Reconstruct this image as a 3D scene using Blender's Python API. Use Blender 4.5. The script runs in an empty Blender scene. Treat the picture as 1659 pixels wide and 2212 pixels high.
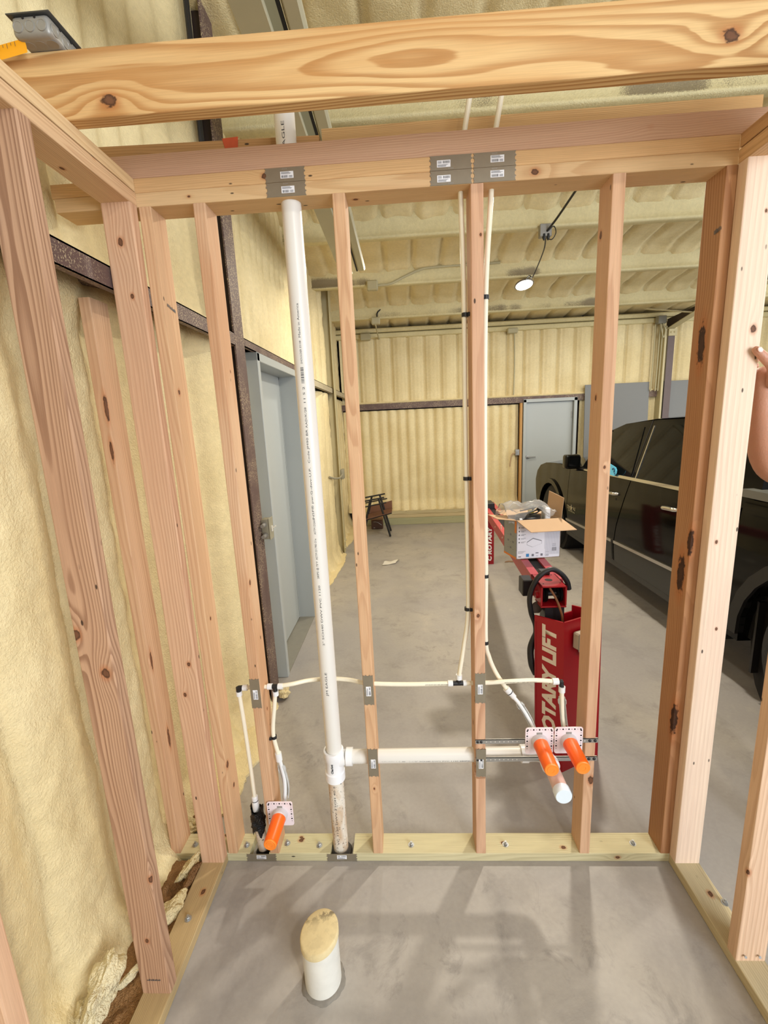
import bpy, bmesh, math, random
import numpy as np
from mathutils import Vector, Matrix, Euler
random.seed(7); np.random.seed(7)
S = bpy.context.scene
COL = S.collection

# ------------------------------------------------------------------ camera
cd = bpy.data.cameras.new('camera'); cam = bpy.data.objects.new('camera', cd); COL.objects.link(cam)
F_PX = 955.78
cd.sensor_fit = 'VERTICAL'; cd.sensor_height = 36.0; cd.lens = 36.0 * F_PX / 2212.0
cd.clip_start = 0.02; cd.clip_end = 200
_R = (Matrix.Rotation(0.0483, 3, 'Z') @ Matrix.Rotation(-0.1997, 3, 'X') @ Matrix.Rotation(0.0461, 3, 'Y'))
_B = Matrix(((1, 0, 0), (0, 0, -1), (0, 1, 0)))        # blender cam axes -> (x right, y fwd, z up)
cam.matrix_world = Matrix.Translation((-0.2413, -1.4466, 1.7113)) @ (_R @ _B).to_4x4()
S.camera = cam

# ------------------------------------------------------------------ world, lights, exposure
S.view_settings.view_transform = 'Standard'; S.view_settings.look = 'None'
S.view_settings.gamma = 1.0; S.view_settings.use_curve_mapping = False
S.view_settings.exposure = 0.06
w = bpy.data.worlds.new('world'); S.world = w; w.use_nodes = True
bg = w.node_tree.nodes['Background']; bg.inputs[0].default_value = (0.95, 0.97, 1.0, 1); bg.inputs[1].default_value = 0.55

def area(name, loc, target, sx, sy, power, color):
    l = bpy.data.lights.new(name, 'AREA'); l.shape = 'RECTANGLE'; l.size = sx; l.size_y = sy
    l.energy = power; l.color = color
    o = bpy.data.objects.new(name, l); COL.objects.link(o); o.location = loc
    d = Vector(target) - Vector(loc); o.rotation_euler = d.to_track_quat('-Z', 'Y').to_euler()
    return o
area('daylight_rear_door', (2.9, -4.2, 2.1), (0.1, 0.4, 1.2), 2.4, 2.6, 250, (0.86, 0.92, 1.0))
area('daylight_side_door', (6.6, 1.8, 2.0), (0.0, 1.8, 1.2), 4.5, 3.2, 165, (0.96, 0.98, 1.0))

def lamp(loc, power, size=0.16, color=(1.0, 0.93, 0.80)):
    l = bpy.data.lights.new('ceiling_lamp_light', 'AREA'); l.shape = 'DISK'; l.size = size; l.energy = power; l.color = color
    o = bpy.data.objects.new('ceiling_lamp_light', l); COL.objects.link(o); o.location = loc
    return o
for lx, ly in ((1.2, 4.0), (1.0, 1.7), (3.4, 1.5), (3.4, 4.3), (-0.35, 3.0), (0.7, -2.4)):
    lamp((lx, ly, 3.12 + 0.06 * (4.0 - ly) * 0.5 - 0.02), {(1.0, 1.7): 62, (1.2, 4.0): 20, (3.4, 4.3): 18, (-0.35, 3.0): 22}.get((lx, ly), 34))

# ------------------------------------------------------------------ helpers
def srgb(r, g, b):
    f = lambda c: (c / 255 / 12.92) if c / 255 <= 0.04045 else ((c / 255 + 0.055) / 1.055) ** 2.4
    return (f(r), f(g), f(b), 1.0)

def mat(name, col, rough=0.5, metal=0.0, noise=0.0, nscale=20.0, bump=0.0, bscale=200.0, spec=0.5, **kw):
    m = bpy.data.materials.new(name); m.use_nodes = True
    nt = m.node_tree; b = nt.nodes['Principled BSDF']
    b.inputs['Base Color'].default_value = col; b.inputs['Roughness'].default_value = rough
    b.inputs['Metallic'].default_value = metal; b.inputs['Specular IOR Level'].default_value = spec
    for k, v in kw.items(): b.inputs[k.replace('_', ' ')].default_value = v
    tc = nt.nodes.new('ShaderNodeTexCoord')
    if noise > 0:
        n = nt.nodes.new('ShaderNodeTexNoise'); n.inputs['Scale'].default_value = nscale; n.inputs['Detail'].default_value = 5
        nt.links.new(tc.outputs['Object'], n.inputs['Vector'])
        mx = nt.nodes.new('ShaderNodeMix'); mx.data_type = 'RGBA'; mx.blend_type = 'MIX'
        mx.inputs[6].default_value = tuple(c * (1 - noise) for c in col[:3]) + (1,)
        mx.inputs[7].default_value = tuple(min(1, c * (1 + noise)) for c in col[:3]) + (1,)
        nt.links.new(n.outputs['Fac'], mx.inputs[0]); nt.links.new(mx.outputs[2], b.inputs['Base Color'])
    if bump > 0:
        n2 = nt.nodes.new('ShaderNodeTexNoise'); n2.inputs['Scale'].default_value = bscale; n2.inputs['Detail'].default_value = 3
        nt.links.new(tc.outputs['Object'], n2.inputs['Vector'])
        bp = nt.nodes.new('ShaderNodeBump'); bp.inputs['Strength'].default_value = bump; bp.inputs['Distance'].default_value = 0.01
        nt.links.new(n2.outputs['Fac'], bp.inputs['Height']); nt.links.new(bp.outputs[0], b.inputs['Normal'])
    return m

def obj(name, bm, m, parent=None, smooth=False):
    me = bpy.data.meshes.new(name)
    if isinstance(bm, bmesh.types.BMesh):
        bm.normal_update(); bm.to_mesh(me); bm.free()
    else:
        me = bm
    if m is not None: me.materials.append(m)
    o = bpy.data.objects.new(name, me); COL.objects.link(o)
    if smooth:
        for p in me.polygons: p.use_smooth = True
        try: me.set_sharp_from_angle(angle=math.radians(40))
        except Exception: pass
    if parent is not None: attach(o, parent)
    return o

def root_loc(p):
    v = Vector((0, 0, 0))
    while p is not None:
        v += p.location; p = p.parent
    return v

def attach(o, p):
    o.parent = p; inv = Matrix.Identity(4); q = p
    M = Matrix.Identity(4)
    chain = []
    while q is not None: chain.append(q); q = q.parent
    for q in reversed(chain): M = M @ (q.matrix_parent_inverse @ q.matrix_basis if q.parent else q.matrix_basis)
    o.matrix_parent_inverse = M.inverted()

def tag(o, label=None, cat=None, group=None, kind=None):
    if label: o['label'] = label
    if cat: o['category'] = cat
    if group: o['group'] = group
    if kind: o['kind'] = kind
    return o

def thing(name, label, cat, loc=(0, 0, 0), group=None):
    o = bpy.data.objects.new(name, None); COL.objects.link(o); o.location = loc; o.empty_display_size = 0.05
    return tag(o, label, cat, group)

def struct(name, bm, m, parent=None, smooth=False):
    o = obj(name, bm, m, parent, smooth)
    if parent is None: o['kind'] = 'structure'
    return o

def BM(): return bmesh.new()

def box(bm, lo, hi, bevel=0.0, M=None, seg=1):
    lo = Vector(lo); hi = Vector(hi)
    c = (lo + hi) / 2; s = hi - lo
    r = bmesh.ops.create_cube(bm, size=1.0, matrix=Matrix.Translation(c) @ Matrix.Diagonal((s.x, s.y, s.z, 1)))
    vs = r['verts']
    if bevel > 0:
        es = list({e for v in vs for e in v.link_edges})
        rr = bmesh.ops.bevel(bm, geom=es, offset=bevel, segments=seg, profile=0.5, affect='EDGES')
        vs = list({v for f in rr['faces'] for v in f.verts} | {v for v in vs if v.is_valid})
    if M is not None: bmesh.ops.transform(bm, matrix=M, verts=vs)
    return vs

def frame_of(d):
    d = Vector(d).normalized()
    a = Vector((0, 0, 1)) if abs(d.z) < 0.9 else Vector((1, 0, 0))
    u = d.cross(a).normalized(); v = d.cross(u).normalized()
    return u, v

def cyl(bm, p0, p1, r0, r1=None, seg=24, cap0=True, cap1=True):
    r1 = r0 if r1 is None else r1
    p0 = Vector(p0); p1 = Vector(p1); u, v = frame_of(p1 - p0)
    A = []; B = []
    for i in range(seg):
        a = 2 * math.pi * i / seg; d = u * math.cos(a) + v * math.sin(a)
        A.append(bm.verts.new(p0 + d * r0)); B.append(bm.verts.new(p1 + d * r1))
    for i in range(seg):
        j = (i + 1) % seg; bm.faces.new((A[i], B[i], B[j], A[j]))
    if cap0: bm.faces.new(A)
    if cap1: bm.faces.new(B[::-1])
    return A + B

def lathe(bm, p0, d, prof, seg=32):
    """prof = [(distance along d, radius)], closed with caps where radius>0"""
    p0 = Vector(p0); d = Vector(d).normalized(); u, v = frame_of(d); rings = []
    for h, r in prof:
        rings.append([bm.verts.new(p0 + d * h + (u * math.cos(2 * math.pi * i / seg) + v * math.sin(2 * math.pi * i / seg)) * max(r, 1e-5)) for i in range(seg)])
    for a, b in zip(rings, rings[1:]):
        for i in range(seg):
            j = (i + 1) % seg; bm.faces.new((a[i], b[i], b[j], a[j]))
    bm.faces.new(rings[0]); bm.faces.new(rings[-1][::-1])

def smooth_path(pts, n=8):
    P = [Vector(p) for p in pts]
    if len(P) < 3: return P
    out = []
    Q = [P[0] * 2 - P[1]] + P + [P[-1] * 2 - P[-2]]
    for i in range(1, len(Q) - 2):
        a, b, c, d = Q[i - 1:i + 3]
        for k in range(n):
            t = k / n
            out.append(0.5 * ((2 * b) + (c - a) * t + (2 * a - 5 * b + 4 * c - d) * t * t + (3 * b - a - 3 * c + d) * t ** 3))
    out.append(P[-1]); return out

def tube(bm, pts, r, seg=12, n=8, smooth=True):
    P = smooth_path(pts, n) if smooth else [Vector(p) for p in pts]
    N = len(P); R = r if hasattr(r, '__len__') else [r] * N
    if len(R) != N: R = list(np.interp(np.linspace(0, 1, N), np.linspace(0, 1, len(R)), R))
    T = [(P[min(i + 1, N - 1)] - P[max(i - 1, 0)]).normalized() for i in range(N)]
    u, _ = frame_of(T[0]); rings = []
    for i in range(N):
        u = (u - T[i] * u.dot(T[i])).normalized(); v = T[i].cross(u)
        rings.append([bm.verts.new(P[i] + (u * math.cos(2 * math.pi * k / seg) + v * math.sin(2 * math.pi * k / seg)) * R[i]) for k in range(seg)])
    for a, b in zip(rings, rings[1:]):
        for k in range(seg):
            j = (k + 1) % seg; bm.faces.new((a[k], a[j], b[j], b[k]))
    bm.faces.new(rings[0][::-1]); bm.faces.new(rings[-1])

def prism(bm, poly, o, u, v, n, t):
    """flat polygon (list of 2D) placed at o + a*u + b*v, extruded t along n"""
    o = Vector(o); u = Vector(u); v = Vector(v); n = Vector(n)
    A = [bm.verts.new(o + u * a + v * b) for a, b in poly]; B = [bm.verts.new(o + u * a + v * b + n * t) for a, b in poly]
    f = bm.faces.new(A); g = bm.faces.new(B[::-1]); k = len(A)
    for i in range(k): bm.faces.new((A[i], B[i], B[(i + 1) % k], A[(i + 1) % k]))
    return A + B

def finish(bm):
    bmesh.ops.recalc_face_normals(bm, faces=bm.faces[:]); return bm

def bevel_all(bm, off, seg=1, ang=0.5):
    es = [e for e in bm.edges if len(e.link_faces) == 2 and e.calc_face_angle(0) > ang]
    bmesh.ops.bevel(bm, geom=es, offset=off, segments=seg, profile=0.5, affect='EDGES')

def textmesh(s, size, shear=0.0, bold=0.0, extrude=0.0, align='LEFT', spacing=1.0):
    c = bpy.data.curves.new('lettering', 'FONT'); c.body = s; c.size = size; c.shear = shear; c.offset = bold
    c.extrude = extrude; c.align_x = align; c.space_character = spacing; c.resolution_u = 2
    o = bpy.data.objects.new('lettering_tmp', c); COL.objects.link(o)
    bpy.context.view_layer.update()
    dg = bpy.context.evaluated_depsgraph_get()
    me = bpy.data.meshes.new_from_object(o.evaluated_get(dg))
    bpy.data.objects.remove(o); bpy.data.curves.remove(c)
    return me

def bm_from(me):
    b = bmesh.new(); b.from_mesh(me); bpy.data.meshes.remove(me); return b

def cut(o, cyls):
    """drill real holes: cyls = [(p0,p1,r)]"""
    bm = BM()
    for a, b, r in cyls: cyl(bm, a, b, r, seg=28)
    finish(bm); me = bpy.data.meshes.new('cut'); bm.to_mesh(me); bm.free()
    c = bpy.data.objects.new('cut', me); COL.objects.link(c)
    md = o.modifiers.new('b', 'BOOLEAN'); md.object = c; md.operation = 'DIFFERENCE'; md.solver = 'EXACT'
    bpy.context.view_layer.update()
    dg = bpy.context.evaluated_depsgraph_get()
    nm = bpy.data.meshes.new_from_object(o.evaluated_get(dg))
    o.modifiers.clear(); o.data = nm
    bpy.data.objects.remove(c)

def vnoise(x, y, seed=0):
    x = np.asarray(x, float); y = np.asarray(y, float)
    rs = np.random.RandomState(seed); T = rs.rand(256, 256)
    xi = np.floor(x).astype(int); yi = np.floor(y).astype(int); fx = x - xi; fy = y - yi
    fx = fx * fx * (3 - 2 * fx); fy = fy * fy * (3 - 2 * fy)
    a = T[xi % 256, yi % 256]; b = T[(xi + 1) % 256, yi % 256]; c = T[xi % 256, (yi + 1) % 256]; d = T[(xi + 1) % 256, (yi + 1) % 256]
    return (a * (1 - fx) + b * fx) * (1 - fy) + (c * (1 - fx) + d * fx) * fy
def fbm(x, y, seed=0, o=4):
    s = 0; a = 0.5
    for k in range(o): s = s + a * vnoise(x * 2 ** k, y * 2 ** k, seed + k); a /= 2
    return s

# ------------------------------------------------------------------ node-expression helper
class X:
    def __init__(s, nt, so): s.nt = nt; s.s = so
    def _m(s, op, *a):
        n = s.nt.nodes.new('ShaderNodeMath'); n.operation = op
        for i, v in enumerate((s,) + a):
            if isinstance(v, X): s.nt.links.new(v.s, n.inputs[i])
            else: n.inputs[i].default_value = v
        return X(s.nt, n.outputs[0])
    def __add__(s, o): return s._m('ADD', o)
    def __sub__(s, o): return s._m('SUBTRACT', o)
    def __mul__(s, o): return s._m('MULTIPLY', o)
    def __truediv__(s, o): return s._m('DIVIDE', o)
    def mad(s, a, b): return s._m('MULTIPLY_ADD', a, b)
    def sq(s): return s._m('MULTIPLY', s)
    def sqrt(s): return s._m('SQRT')
    def frac(s): return s._m('FRACT')
    def max(s, o): return s._m('MAXIMUM', o)
    def min(s, o): return s._m('MINIMUM', o)
    def exp(s): return s._m('EXPONENT')
    def ss(s, a, b, inv=False):
        n = s.nt.nodes.new('ShaderNodeMapRange'); n.interpolation_type = 'SMOOTHSTEP'
        s.nt.links.new(s.s, n.inputs[0]); n.inputs[1].default_value = a; n.inputs[2].default_value = b
        n.inputs[3].default_value = 1.0 if inv else 0.0; n.inputs[4].default_value = 0.0 if inv else 1.0
        return X(s.nt, n.outputs[0])
def xyz(nt, so):
    n = nt.nodes.new('ShaderNodeSeparateXYZ'); nt.links.new(so, n.inputs[0]); return [X(nt, n.outputs[i]) for i in range(3)]
def comb(nt, *v):
    n = nt.nodes.new('ShaderNodeCombineXYZ')
    for i, q in enumerate(v):
        if isinstance(q, X): nt.links.new(q.s, n.inputs[i])
        else: n.inputs[i].default_value = q
    return n.outputs[0]
def noise(nt, vec, scale, detail=2.0, W=None, rough=0.5, dist=0.0):
    n = nt.nodes.new('ShaderNodeTexNoise'); n.noise_dimensions = '4D' if W is not None else '3D'
    nt.links.new(vec, n.inputs['Vector']); n.inputs['Scale'].default_value = scale; n.inputs['Detail'].default_value = detail
    n.inputs['Roughness'].default_value = rough; n.inputs['Distortion'].default_value = dist
    if W is not None:
        if isinstance(W, X): nt.links.new(W.s, n.inputs['W'])
        else: n.inputs['W'].default_value = W
    return X(nt, n.outputs[0])
def mixc(nt, f, a, b, mode='MIX'):
    n = nt.nodes.new('ShaderNodeMix'); n.data_type = 'RGBA'; n.blend_type = mode
    for i, q in ((0, f), (6, a), (7, b)):
        if isinstance(q, X): nt.links.new(q.s, n.inputs[i])
        elif hasattr(q, 'node'): nt.links.new(q, n.inputs[i])
        else: n.inputs[i].default_value = q
    return n.outputs[2]

# lumber node group: growth rings of a real log cut by the board, knots that push the rings aside
NK = 4
def lumber_group():
    g = bpy.data.node_groups.new('lumber', 'ShaderNodeTree')
    I = g.interface
    def sock(n, t, d=None):
        s = I.new_socket(n, in_out='INPUT', socket_type=t)
        if d is not None: s.default_value = d
    sock('Seed', 'NodeSocketFloat', 0.0); sock('Pith', 'NodeSocketVector', (0.0, 0.12, 0.0)); sock('Freq', 'NodeSocketFloat', 170.0)
    sock('Light', 'NodeSocketColor', (.6, .4, .25, 1)); sock('Dark', 'NodeSocketColor', (.4, .2, .1, 1)); sock('Tint', 'NodeSocketColor', (.6, .35, .25, 1))
    for k in range(NK): sock('K%d' % k, 'NodeSocketVector', (9, 9, 9)); sock('S%d' % k, 'NodeSocketFloat', 0.01)
    sock('Specks', 'NodeSocketFloat', 0.3); sock('Contrast', 'NodeSocketFloat', 0.8); sock('Stretch', 'NodeSocketFloat', 0.7); sock('WarpX', 'NodeSocketFloat', 0.05); sock('WarpZ', 'NodeSocketFloat', 0.9); sock('KnotDark', 'NodeSocketFloat', 0.0)
    I.new_socket('Shader', in_out='OUTPUT', socket_type='NodeSocketShader')
    gi = g.nodes.new('NodeGroupInput'); go = g.nodes.new('NodeGroupOutput')
    G = lambda n: X(g, gi.outputs[n])
    tc = g.nodes.new('ShaderNodeTexCoord'); P = tc.outputs['Object']
    x, y, z = xyz(g, P); seed = G('Seed')
    px, py, tilt = xyz(g, gi.outputs['Pith'])
    wv = comb(g, x * 4.0, y * 4.0, z * G('WarpZ'))
    wx = noise(g, wv, 1.0, 2, seed); wy = noise(g, wv, 1.0, 2, seed + 31.7)
    xx = x - px + (wx - 0.5) * G('WarpX'); yy = y - py + (wy - 0.5) * 0.06 + tilt * z
    r = (xx.sq() + yy.sq()).sqrt()
    kmask = None; kdark = None
    for k in range(NK):
        kx, ky, kz = xyz(g, gi.outputs['K%d' % k]); s = G('S%d' % k)
        dx = x - kx; dy = y - ky; dz = z - kz
        d2 = (dx.sq() + dy.sq()) / s.sq() + dz.sq() / (s * 2.6).sq()
        r = r + (d2 * -0.55).exp() * s * 0.75
        e = ((dx.sq() + dy.sq() + (dz * G('Stretch')).sq()).sqrt()) / s + (noise(g, comb(g, x * 90.0, y * 90.0, z * 60.0), 1.0, 3) - 0.5) * 0.75
        m = e.ss(0.42, 0.62, True); dk = e.ss(0.2, 0.55) 
        kmask = m if kmask is None else kmask.max(m); kd = dk * m
        kdark = kd if kdark is None else kdark.max(kd)
    t = r * G('Freq') + (noise(g, comb(g, x * 60, y * 60, z * 3), 1.0, 2) - 0.5) * 0.5
    f = t.frac()
    late = f.ss(0.25, 0.82) * f.ss(0.9, 1.0, True)
    amp = noise(g, comb(g, r * 60, r * 60, z * 0.4), 1.0, 1, seed + 3.0).ss(0.25, 0.75) * 0.55 + 0.45
    col = mixc(g, late * amp * G('Contrast'), gi.outputs['Light'], gi.outputs['Dark'])
    broad = noise(g, comb(g, x * 9, y * 9, z * 1.6), 1.0, 3, seed + 9.0).ss(0.42, 0.68)
    col = mixc(g, broad * 0.55, col, gi.outputs['Tint'])
    fib = noise(g, comb(g, x * 500, y * 500, z * 9), 1.0, 2)
    fm = fib * 0.34 + 0.83
    col = mixc(g, 1.0, col, comb(g, fm, fm, fm), 'MULTIPLY')
    halo = None
    for k in range(NK):
        kx, ky, kz = xyz(g, gi.outputs['K%d' % k]); s = G('S%d' % k)
        q = (((x - kx).sq() + (y - ky).sq() + ((z - kz) * G('Stretch')).sq()).sqrt() / s).ss(0.4, 1.15, True); halo = q if halo is None else halo.max(q)
    col = mixc(g, halo * 0.55, col, srgb(176, 104, 56))
    kc = mixc(g, (kdark + G('KnotDark')).min(1.0), (0.14, 0.06, 0.03, 1), (0.018, 0.008, 0.005, 1))
    col = mixc(g, kmask * 0.93, col, kc)
    # halo of resin colour round the knots and tiny pin knots / nail holes
    vo = g.nodes.new('ShaderNodeTexVoronoi'); vo.inputs['Scale'].default_value = 1.0; vo.inputs['Randomness'].default_value = 1.0
    g.links.new(comb(g, x * 22 + seed, y * 22, z * 9), vo.inputs['Vector'])
    vd = X(g, vo.outputs['Distance'])
    pick = noise(g, comb(g, x * 5, y * 5, z * 2.2), 1.0, 0, seed + 77.0)
    col = mixc(g, vd.ss(0.05, 0.085, True) * ((pick + G('Specks') * 0.25 - 0.63) * 14.0).max(0.0).min(0.9), col, (0.03, 0.018, 0.012, 1))
    b = g.nodes.new('ShaderNodeBsdfPrincipled'); b.inputs['Roughness'].default_value = 0.68; b.inputs['Specular IOR Level'].default_value = 0.25
    g.links.new(col, b.inputs['Base Color'])
    bp = g.nodes.new('ShaderNodeBump'); bp.inputs['Strength'].default_value = 0.25; bp.inputs['Distance'].default_value = 0.002
    g.links.new((fib * 0.6 + late * 0.25 - kmask * 0.5).s, bp.inputs['Height']); g.links.new(bp.outputs[0], b.inputs['Normal'])
    g.links.new(b.outputs[0], go.inputs[0])
    return g
LUMBER = lumber_group()
_seed = [0]
def lumber(light=(214, 172, 130), dark=(182, 124, 80), tint=(206, 158, 128), knots=None, freq=None, pith=None, specks=0.6, contrast=0.62, length=2.4, seed=None, stretch=0.7, kdark=0.0, mute=0.24, warpx=0.05, warpz=0.9):
    _seed[0] += 1; sd = seed if seed is not None else _seed[0] * 3.7
    rnd = random.Random(int(sd * 100))
    m = bpy.data.materials.new('lumber'); m.use_nodes = True; nt = m.node_tree; nt.nodes.remove(nt.nodes['Principled BSDF'])
    n = nt.nodes.new('ShaderNodeGroup'); n.node_tree = LUMBER
    nt.links.new(n.outputs[0], nt.nodes['Material Output'].inputs[0])
    n.inputs['Seed'].default_value = sd
    def tone(c):
        l = .3 * c[0] + .59 * c[1] + .11 * c[2]; g_ = (l * 1.05, l * .99, l * .89)
        return tuple(a + (b - a) * mute for a, b in zip(c, g_))
    light, dark, tint = [tuple(c * k for c, k in zip(tone(q), (.995, 1.0, .98))) for q in (light, dark, tint)]
    n.inputs['Stretch'].default_value = stretch; n.inputs['WarpX'].default_value = warpx; n.inputs['WarpZ'].default_value = warpz; n.inputs['KnotDark'].default_value = kdark
    n.inputs['Light'].default_value = srgb(*light); n.inputs['Dark'].default_value = srgb(*dark); n.inputs['Tint'].default_value = srgb(*tint)
    n.inputs['Freq'].default_value = freq or rnd.uniform(90, 170)
    n.inputs['Pith'].default_value = pith or (rnd.uniform(-.05, .05), rnd.choice((-1, 1)) * rnd.uniform(.03, .09), rnd.uniform(-.02, .02))
    if knots is None:
        knots = [(rnd.choice((-.019, .019)), rnd.uniform(-.04, .04), rnd.uniform(0.1, length - .1), rnd.uniform(.008, .017)) for _ in range(NK)]
    for k, kk in enumerate(knots[:NK]):
        n.inputs['K%d' % k].default_value = kk[:3]; n.inputs['S%d' % k].default_value = kk[3]
    n.inputs['Specks'].default_value = specks; n.inputs['Contrast'].default_value = contrast
    return m

def board(parent, name, p0, p1, xdir, tx, ty, m, bevel=0.0035, label=None, warp=0.0):
    """sawn board: local Z runs p0->p1 (origin at p0), local X = xdir (size tx), local Y size ty"""
    p0 = Vector(p0); p1 = Vector(p1); Zd = (p1 - p0); L = Zd.length; Zd.normalize()
    Xd = Vector(xdir); Xd = (Xd - Zd * Xd.dot(Zd)).normalized(); Yd = Zd.cross(Xd)
    bm = BM(); nseg = 8
    # rounded arrises along the length, square cut ends
    hx, hy, b = tx / 2, ty / 2, bevel
    prof = []
    for cx, cy, a0 in ((hx - b, hy - b, 0), (-hx + b, hy - b, 90), (-hx + b, -hy + b, 180), (hx - b, -hy + b, 270)):
        for k in range(3):
            a = math.radians(a0 + 45 * k); prof.append((cx + b * math.cos(a), cy + b * math.sin(a)))
    rings = []
    ph = random.uniform(0, 6)
    for i in range(nseg + 1):
        q = i / nseg; wv = math.sin(math.pi * q) * warp * math.cos(ph)
        rings.append([bm.verts.new((a + wv, c, L * q)) for a, c in prof])
    k = len(prof)
    for A, Bq in zip(rings, rings[1:]):
        for i in range(k): bm.faces.new((A[i], A[(i + 1) % k], Bq[(i + 1) % k], Bq[i]))
    bm.faces.new(rings[0][::-1]); bm.faces.new(rings[-1])
    o = obj(name, bm, m)
    M = Matrix.Identity(4)
    for i in range(3): M[i][0] = Xd[i]; M[i][1] = Yd[i]; M[i][2] = Zd[i]; M[i][3] = p0[i]
    o.matrix_world = M
    o.location = p0; o.rotation_euler = M.to_3x3().to_euler()
    bpy.context.view_layer.update()
    if parent is not None: attach(o, parent)
    if label: o['label'] = label
    return o

# ------------------------------------------------------------------ shared materials
def foam_mat(name, c1, c2, bscale=55.0, bstr=0.9, dark=True):
    m = bpy.data.materials.new(name); m.use_nodes = True; nt = m.node_tree; b = nt.nodes['Principled BSDF']
    tc = nt.nodes.new('ShaderNodeTexCoord'); P = tc.outputs['Object']
    n = noise(nt, P, 2.3, 4); n2 = noise(nt, P, 40.0, 3)
    col = mixc(nt, n.ss(0.3, 0.7), srgb(*c1), srgb(*c2))
    f = n2 * 0.25 + 0.875
    col = mixc(nt, 1.0, col, comb(nt, f, f, f), 'MULTIPLY')
    if dark:
        at = nt.nodes.new('ShaderNodeAttribute'); at.attribute_name = 'dark'
        d = X(nt, at.outputs['Fac']); sp = noise(nt, P, 160.0, 2)
        k = (d * 1.5 + sp - 1.0).ss(0.0, 0.5)
        col = mixc(nt, k * 0.72, col, srgb(92, 76, 64))
    nt.links.new(col, b.inputs['Base Color']); b.inputs['Roughness'].default_value = 0.55; b.inputs['Specular IOR Level'].default_value = 0.35
    b1 = noise(nt, P, bscale, 3, dist=0.4); b2 = noise(nt, P, bscale * 3.1, 2)
    bp = nt.nodes.new('ShaderNodeBump'); bp.inputs['Strength'].default_value = bstr; bp.inputs['Distance'].default_value = 0.012
    nt.links.new((b1 + b2 * 0.35).s, bp.inputs['Height']); nt.links.new(bp.outputs[0], b.inputs['Normal'])
    return m
M_FOAM = foam_mat('spray_foam', (234, 217, 170), (224, 205, 155), 130, 0.5)
M_FOAMC = foam_mat('spray_foam_coated', (222, 210, 164), (212, 199, 152), 110, 0.45)
M_FOAMCUT = foam_mat('cut_foam', (232, 220, 180), (214, 192, 140), 90, 1.0, False)
M_FOAMBROWN = foam_mat('aged_foam', (170, 128, 80), (130, 92, 54), 120, 1.2, False)

def concrete_mat():
    m = bpy.data.materials.new('concrete'); m.use_nodes = True; nt = m.node_tree; b = nt.nodes['Principled BSDF']
    tc = nt.nodes.new('ShaderNodeTexCoord'); P = tc.outputs['Object']
    n1 = noise(nt, P, 0.9, 5, dist=0.3); n2 = noise(nt, P, 2.6, 7, rough=0.68, dist=0.35); n3 = noise(nt, P, 60, 3); n4 = noise(nt, P, 8.0, 6, rough=0.72, dist=0.6)
    col = mixc(nt, n1.ss(0.3, 0.7), srgb(154, 149, 145), srgb(170, 163, 152))
    col = mixc(nt, n2.ss(0.47, 0.70) * 0.40, col, srgb(124, 119, 115))
    col = mixc(nt, n2.ss(0.28, 0.42, True) * 0.55, col, srgb(178, 170, 156))
    col = mixc(nt, n4.ss(0.52, 0.70) * n1.ss(0.4, 0.6) * 0.5, col, srgb(112, 107, 102))
    f = n3 * 0.16 + 0.92
    col = mixc(nt, 1.0, col, comb(nt, f, f, f), 'MULTIPLY')
    nt.links.new(col, b.inputs['Base Color']); 
    nt.links.new((n2 * 0.25 + 0.38).s, b.inputs['Roughness']); b.inputs['Specular IOR Level'].default_value = 0.4
    bp = nt.nodes.new('ShaderNodeBump'); bp.inputs['Strength'].default_value = 0.12; bp.inputs['Distance'].default_value = 0.01
    nt.links.new((n4 + n3 * 0.3).s, bp.inputs['Height']); nt.links.new(bp.outputs[0], b.inputs['Normal'])
    return m
M_CONC = concrete_mat()
def speck_steel():
    m = bpy.data.materials.new('primed_steel'); m.use_nodes = True; nt = m.node_tree; b = nt.nodes['Principled BSDF']
    tc = nt.nodes.new('ShaderNodeTexCoord'); P = tc.outputs['Object']
    n = noise(nt, P, 190, 2); n2 = noise(nt, P, 6, 3)
    col = mixc(nt, n2, srgb(86, 66, 62), srgb(106, 84, 78))
    col = mixc(nt, n.ss(0.55, 0.64) * n2.ss(0.3, 0.6) * .85, col, srgb(196, 178, 142))
    nt.links.new(col, b.inputs['Base Color']); b.inputs['Roughness'].default_value = 0.6
    return m
M_STEEL = speck_steel()
M_DKSTEEL = mat('dark_primed_steel', srgb(58, 44, 38), 0.6, noise=0.2, nscale=8)
M_GALV = mat('galvanized_steel', srgb(152, 149, 142), 0.45, 0.35, noise=0.12, nscale=60)
M_GALV2 = mat('galvanized_plate', srgb(150, 141, 122), 0.42, 0.55, noise=0.1, nscale=40)
M_ZINC = mat('zinc', srgb(176, 176, 174), 0.42, 0.8)
M_BLACK = mat('black_plastic', srgb(26, 26, 28), 0.45)
M_HOLE = mat('dark_hole', srgb(14, 12, 12), 0.8)
M_PVC = mat('pvc', srgb(224, 220, 211), 0.32, noise=0.025, nscale=10)
M_PVCFIT = mat('pvc_fitting', srgb(240, 240, 240), 0.28)
M_PEX = mat('pex_tube', srgb(236, 228, 204), 0.35, noise=0.03, nscale=30)
M_PEXW = mat('pex_ring', srgb(228, 228, 226), 0.35)
M_INK = mat('ink', srgb(70, 70, 72), 0.6)
M_PAPER = mat('white_sticker', srgb(236, 236, 238), 0.5)
M_ORANGE = mat('orange_sleeve', srgb(255, 104, 18), 0.38, noise=0.04, nscale=15)
M_ORANGE2 = mat('orange_cap', srgb(255, 140, 44), 0.4)
M_PLATEW = mat('white_mounting_plate', srgb(236, 222, 224), 0.4)
M_CAPW = mat('cap_white', srgb(226, 238, 246), 0.35)
M_REDP = mat('red_paint', srgb(150, 10, 24), 0.32, noise=0.06, nscale=5)
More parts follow.
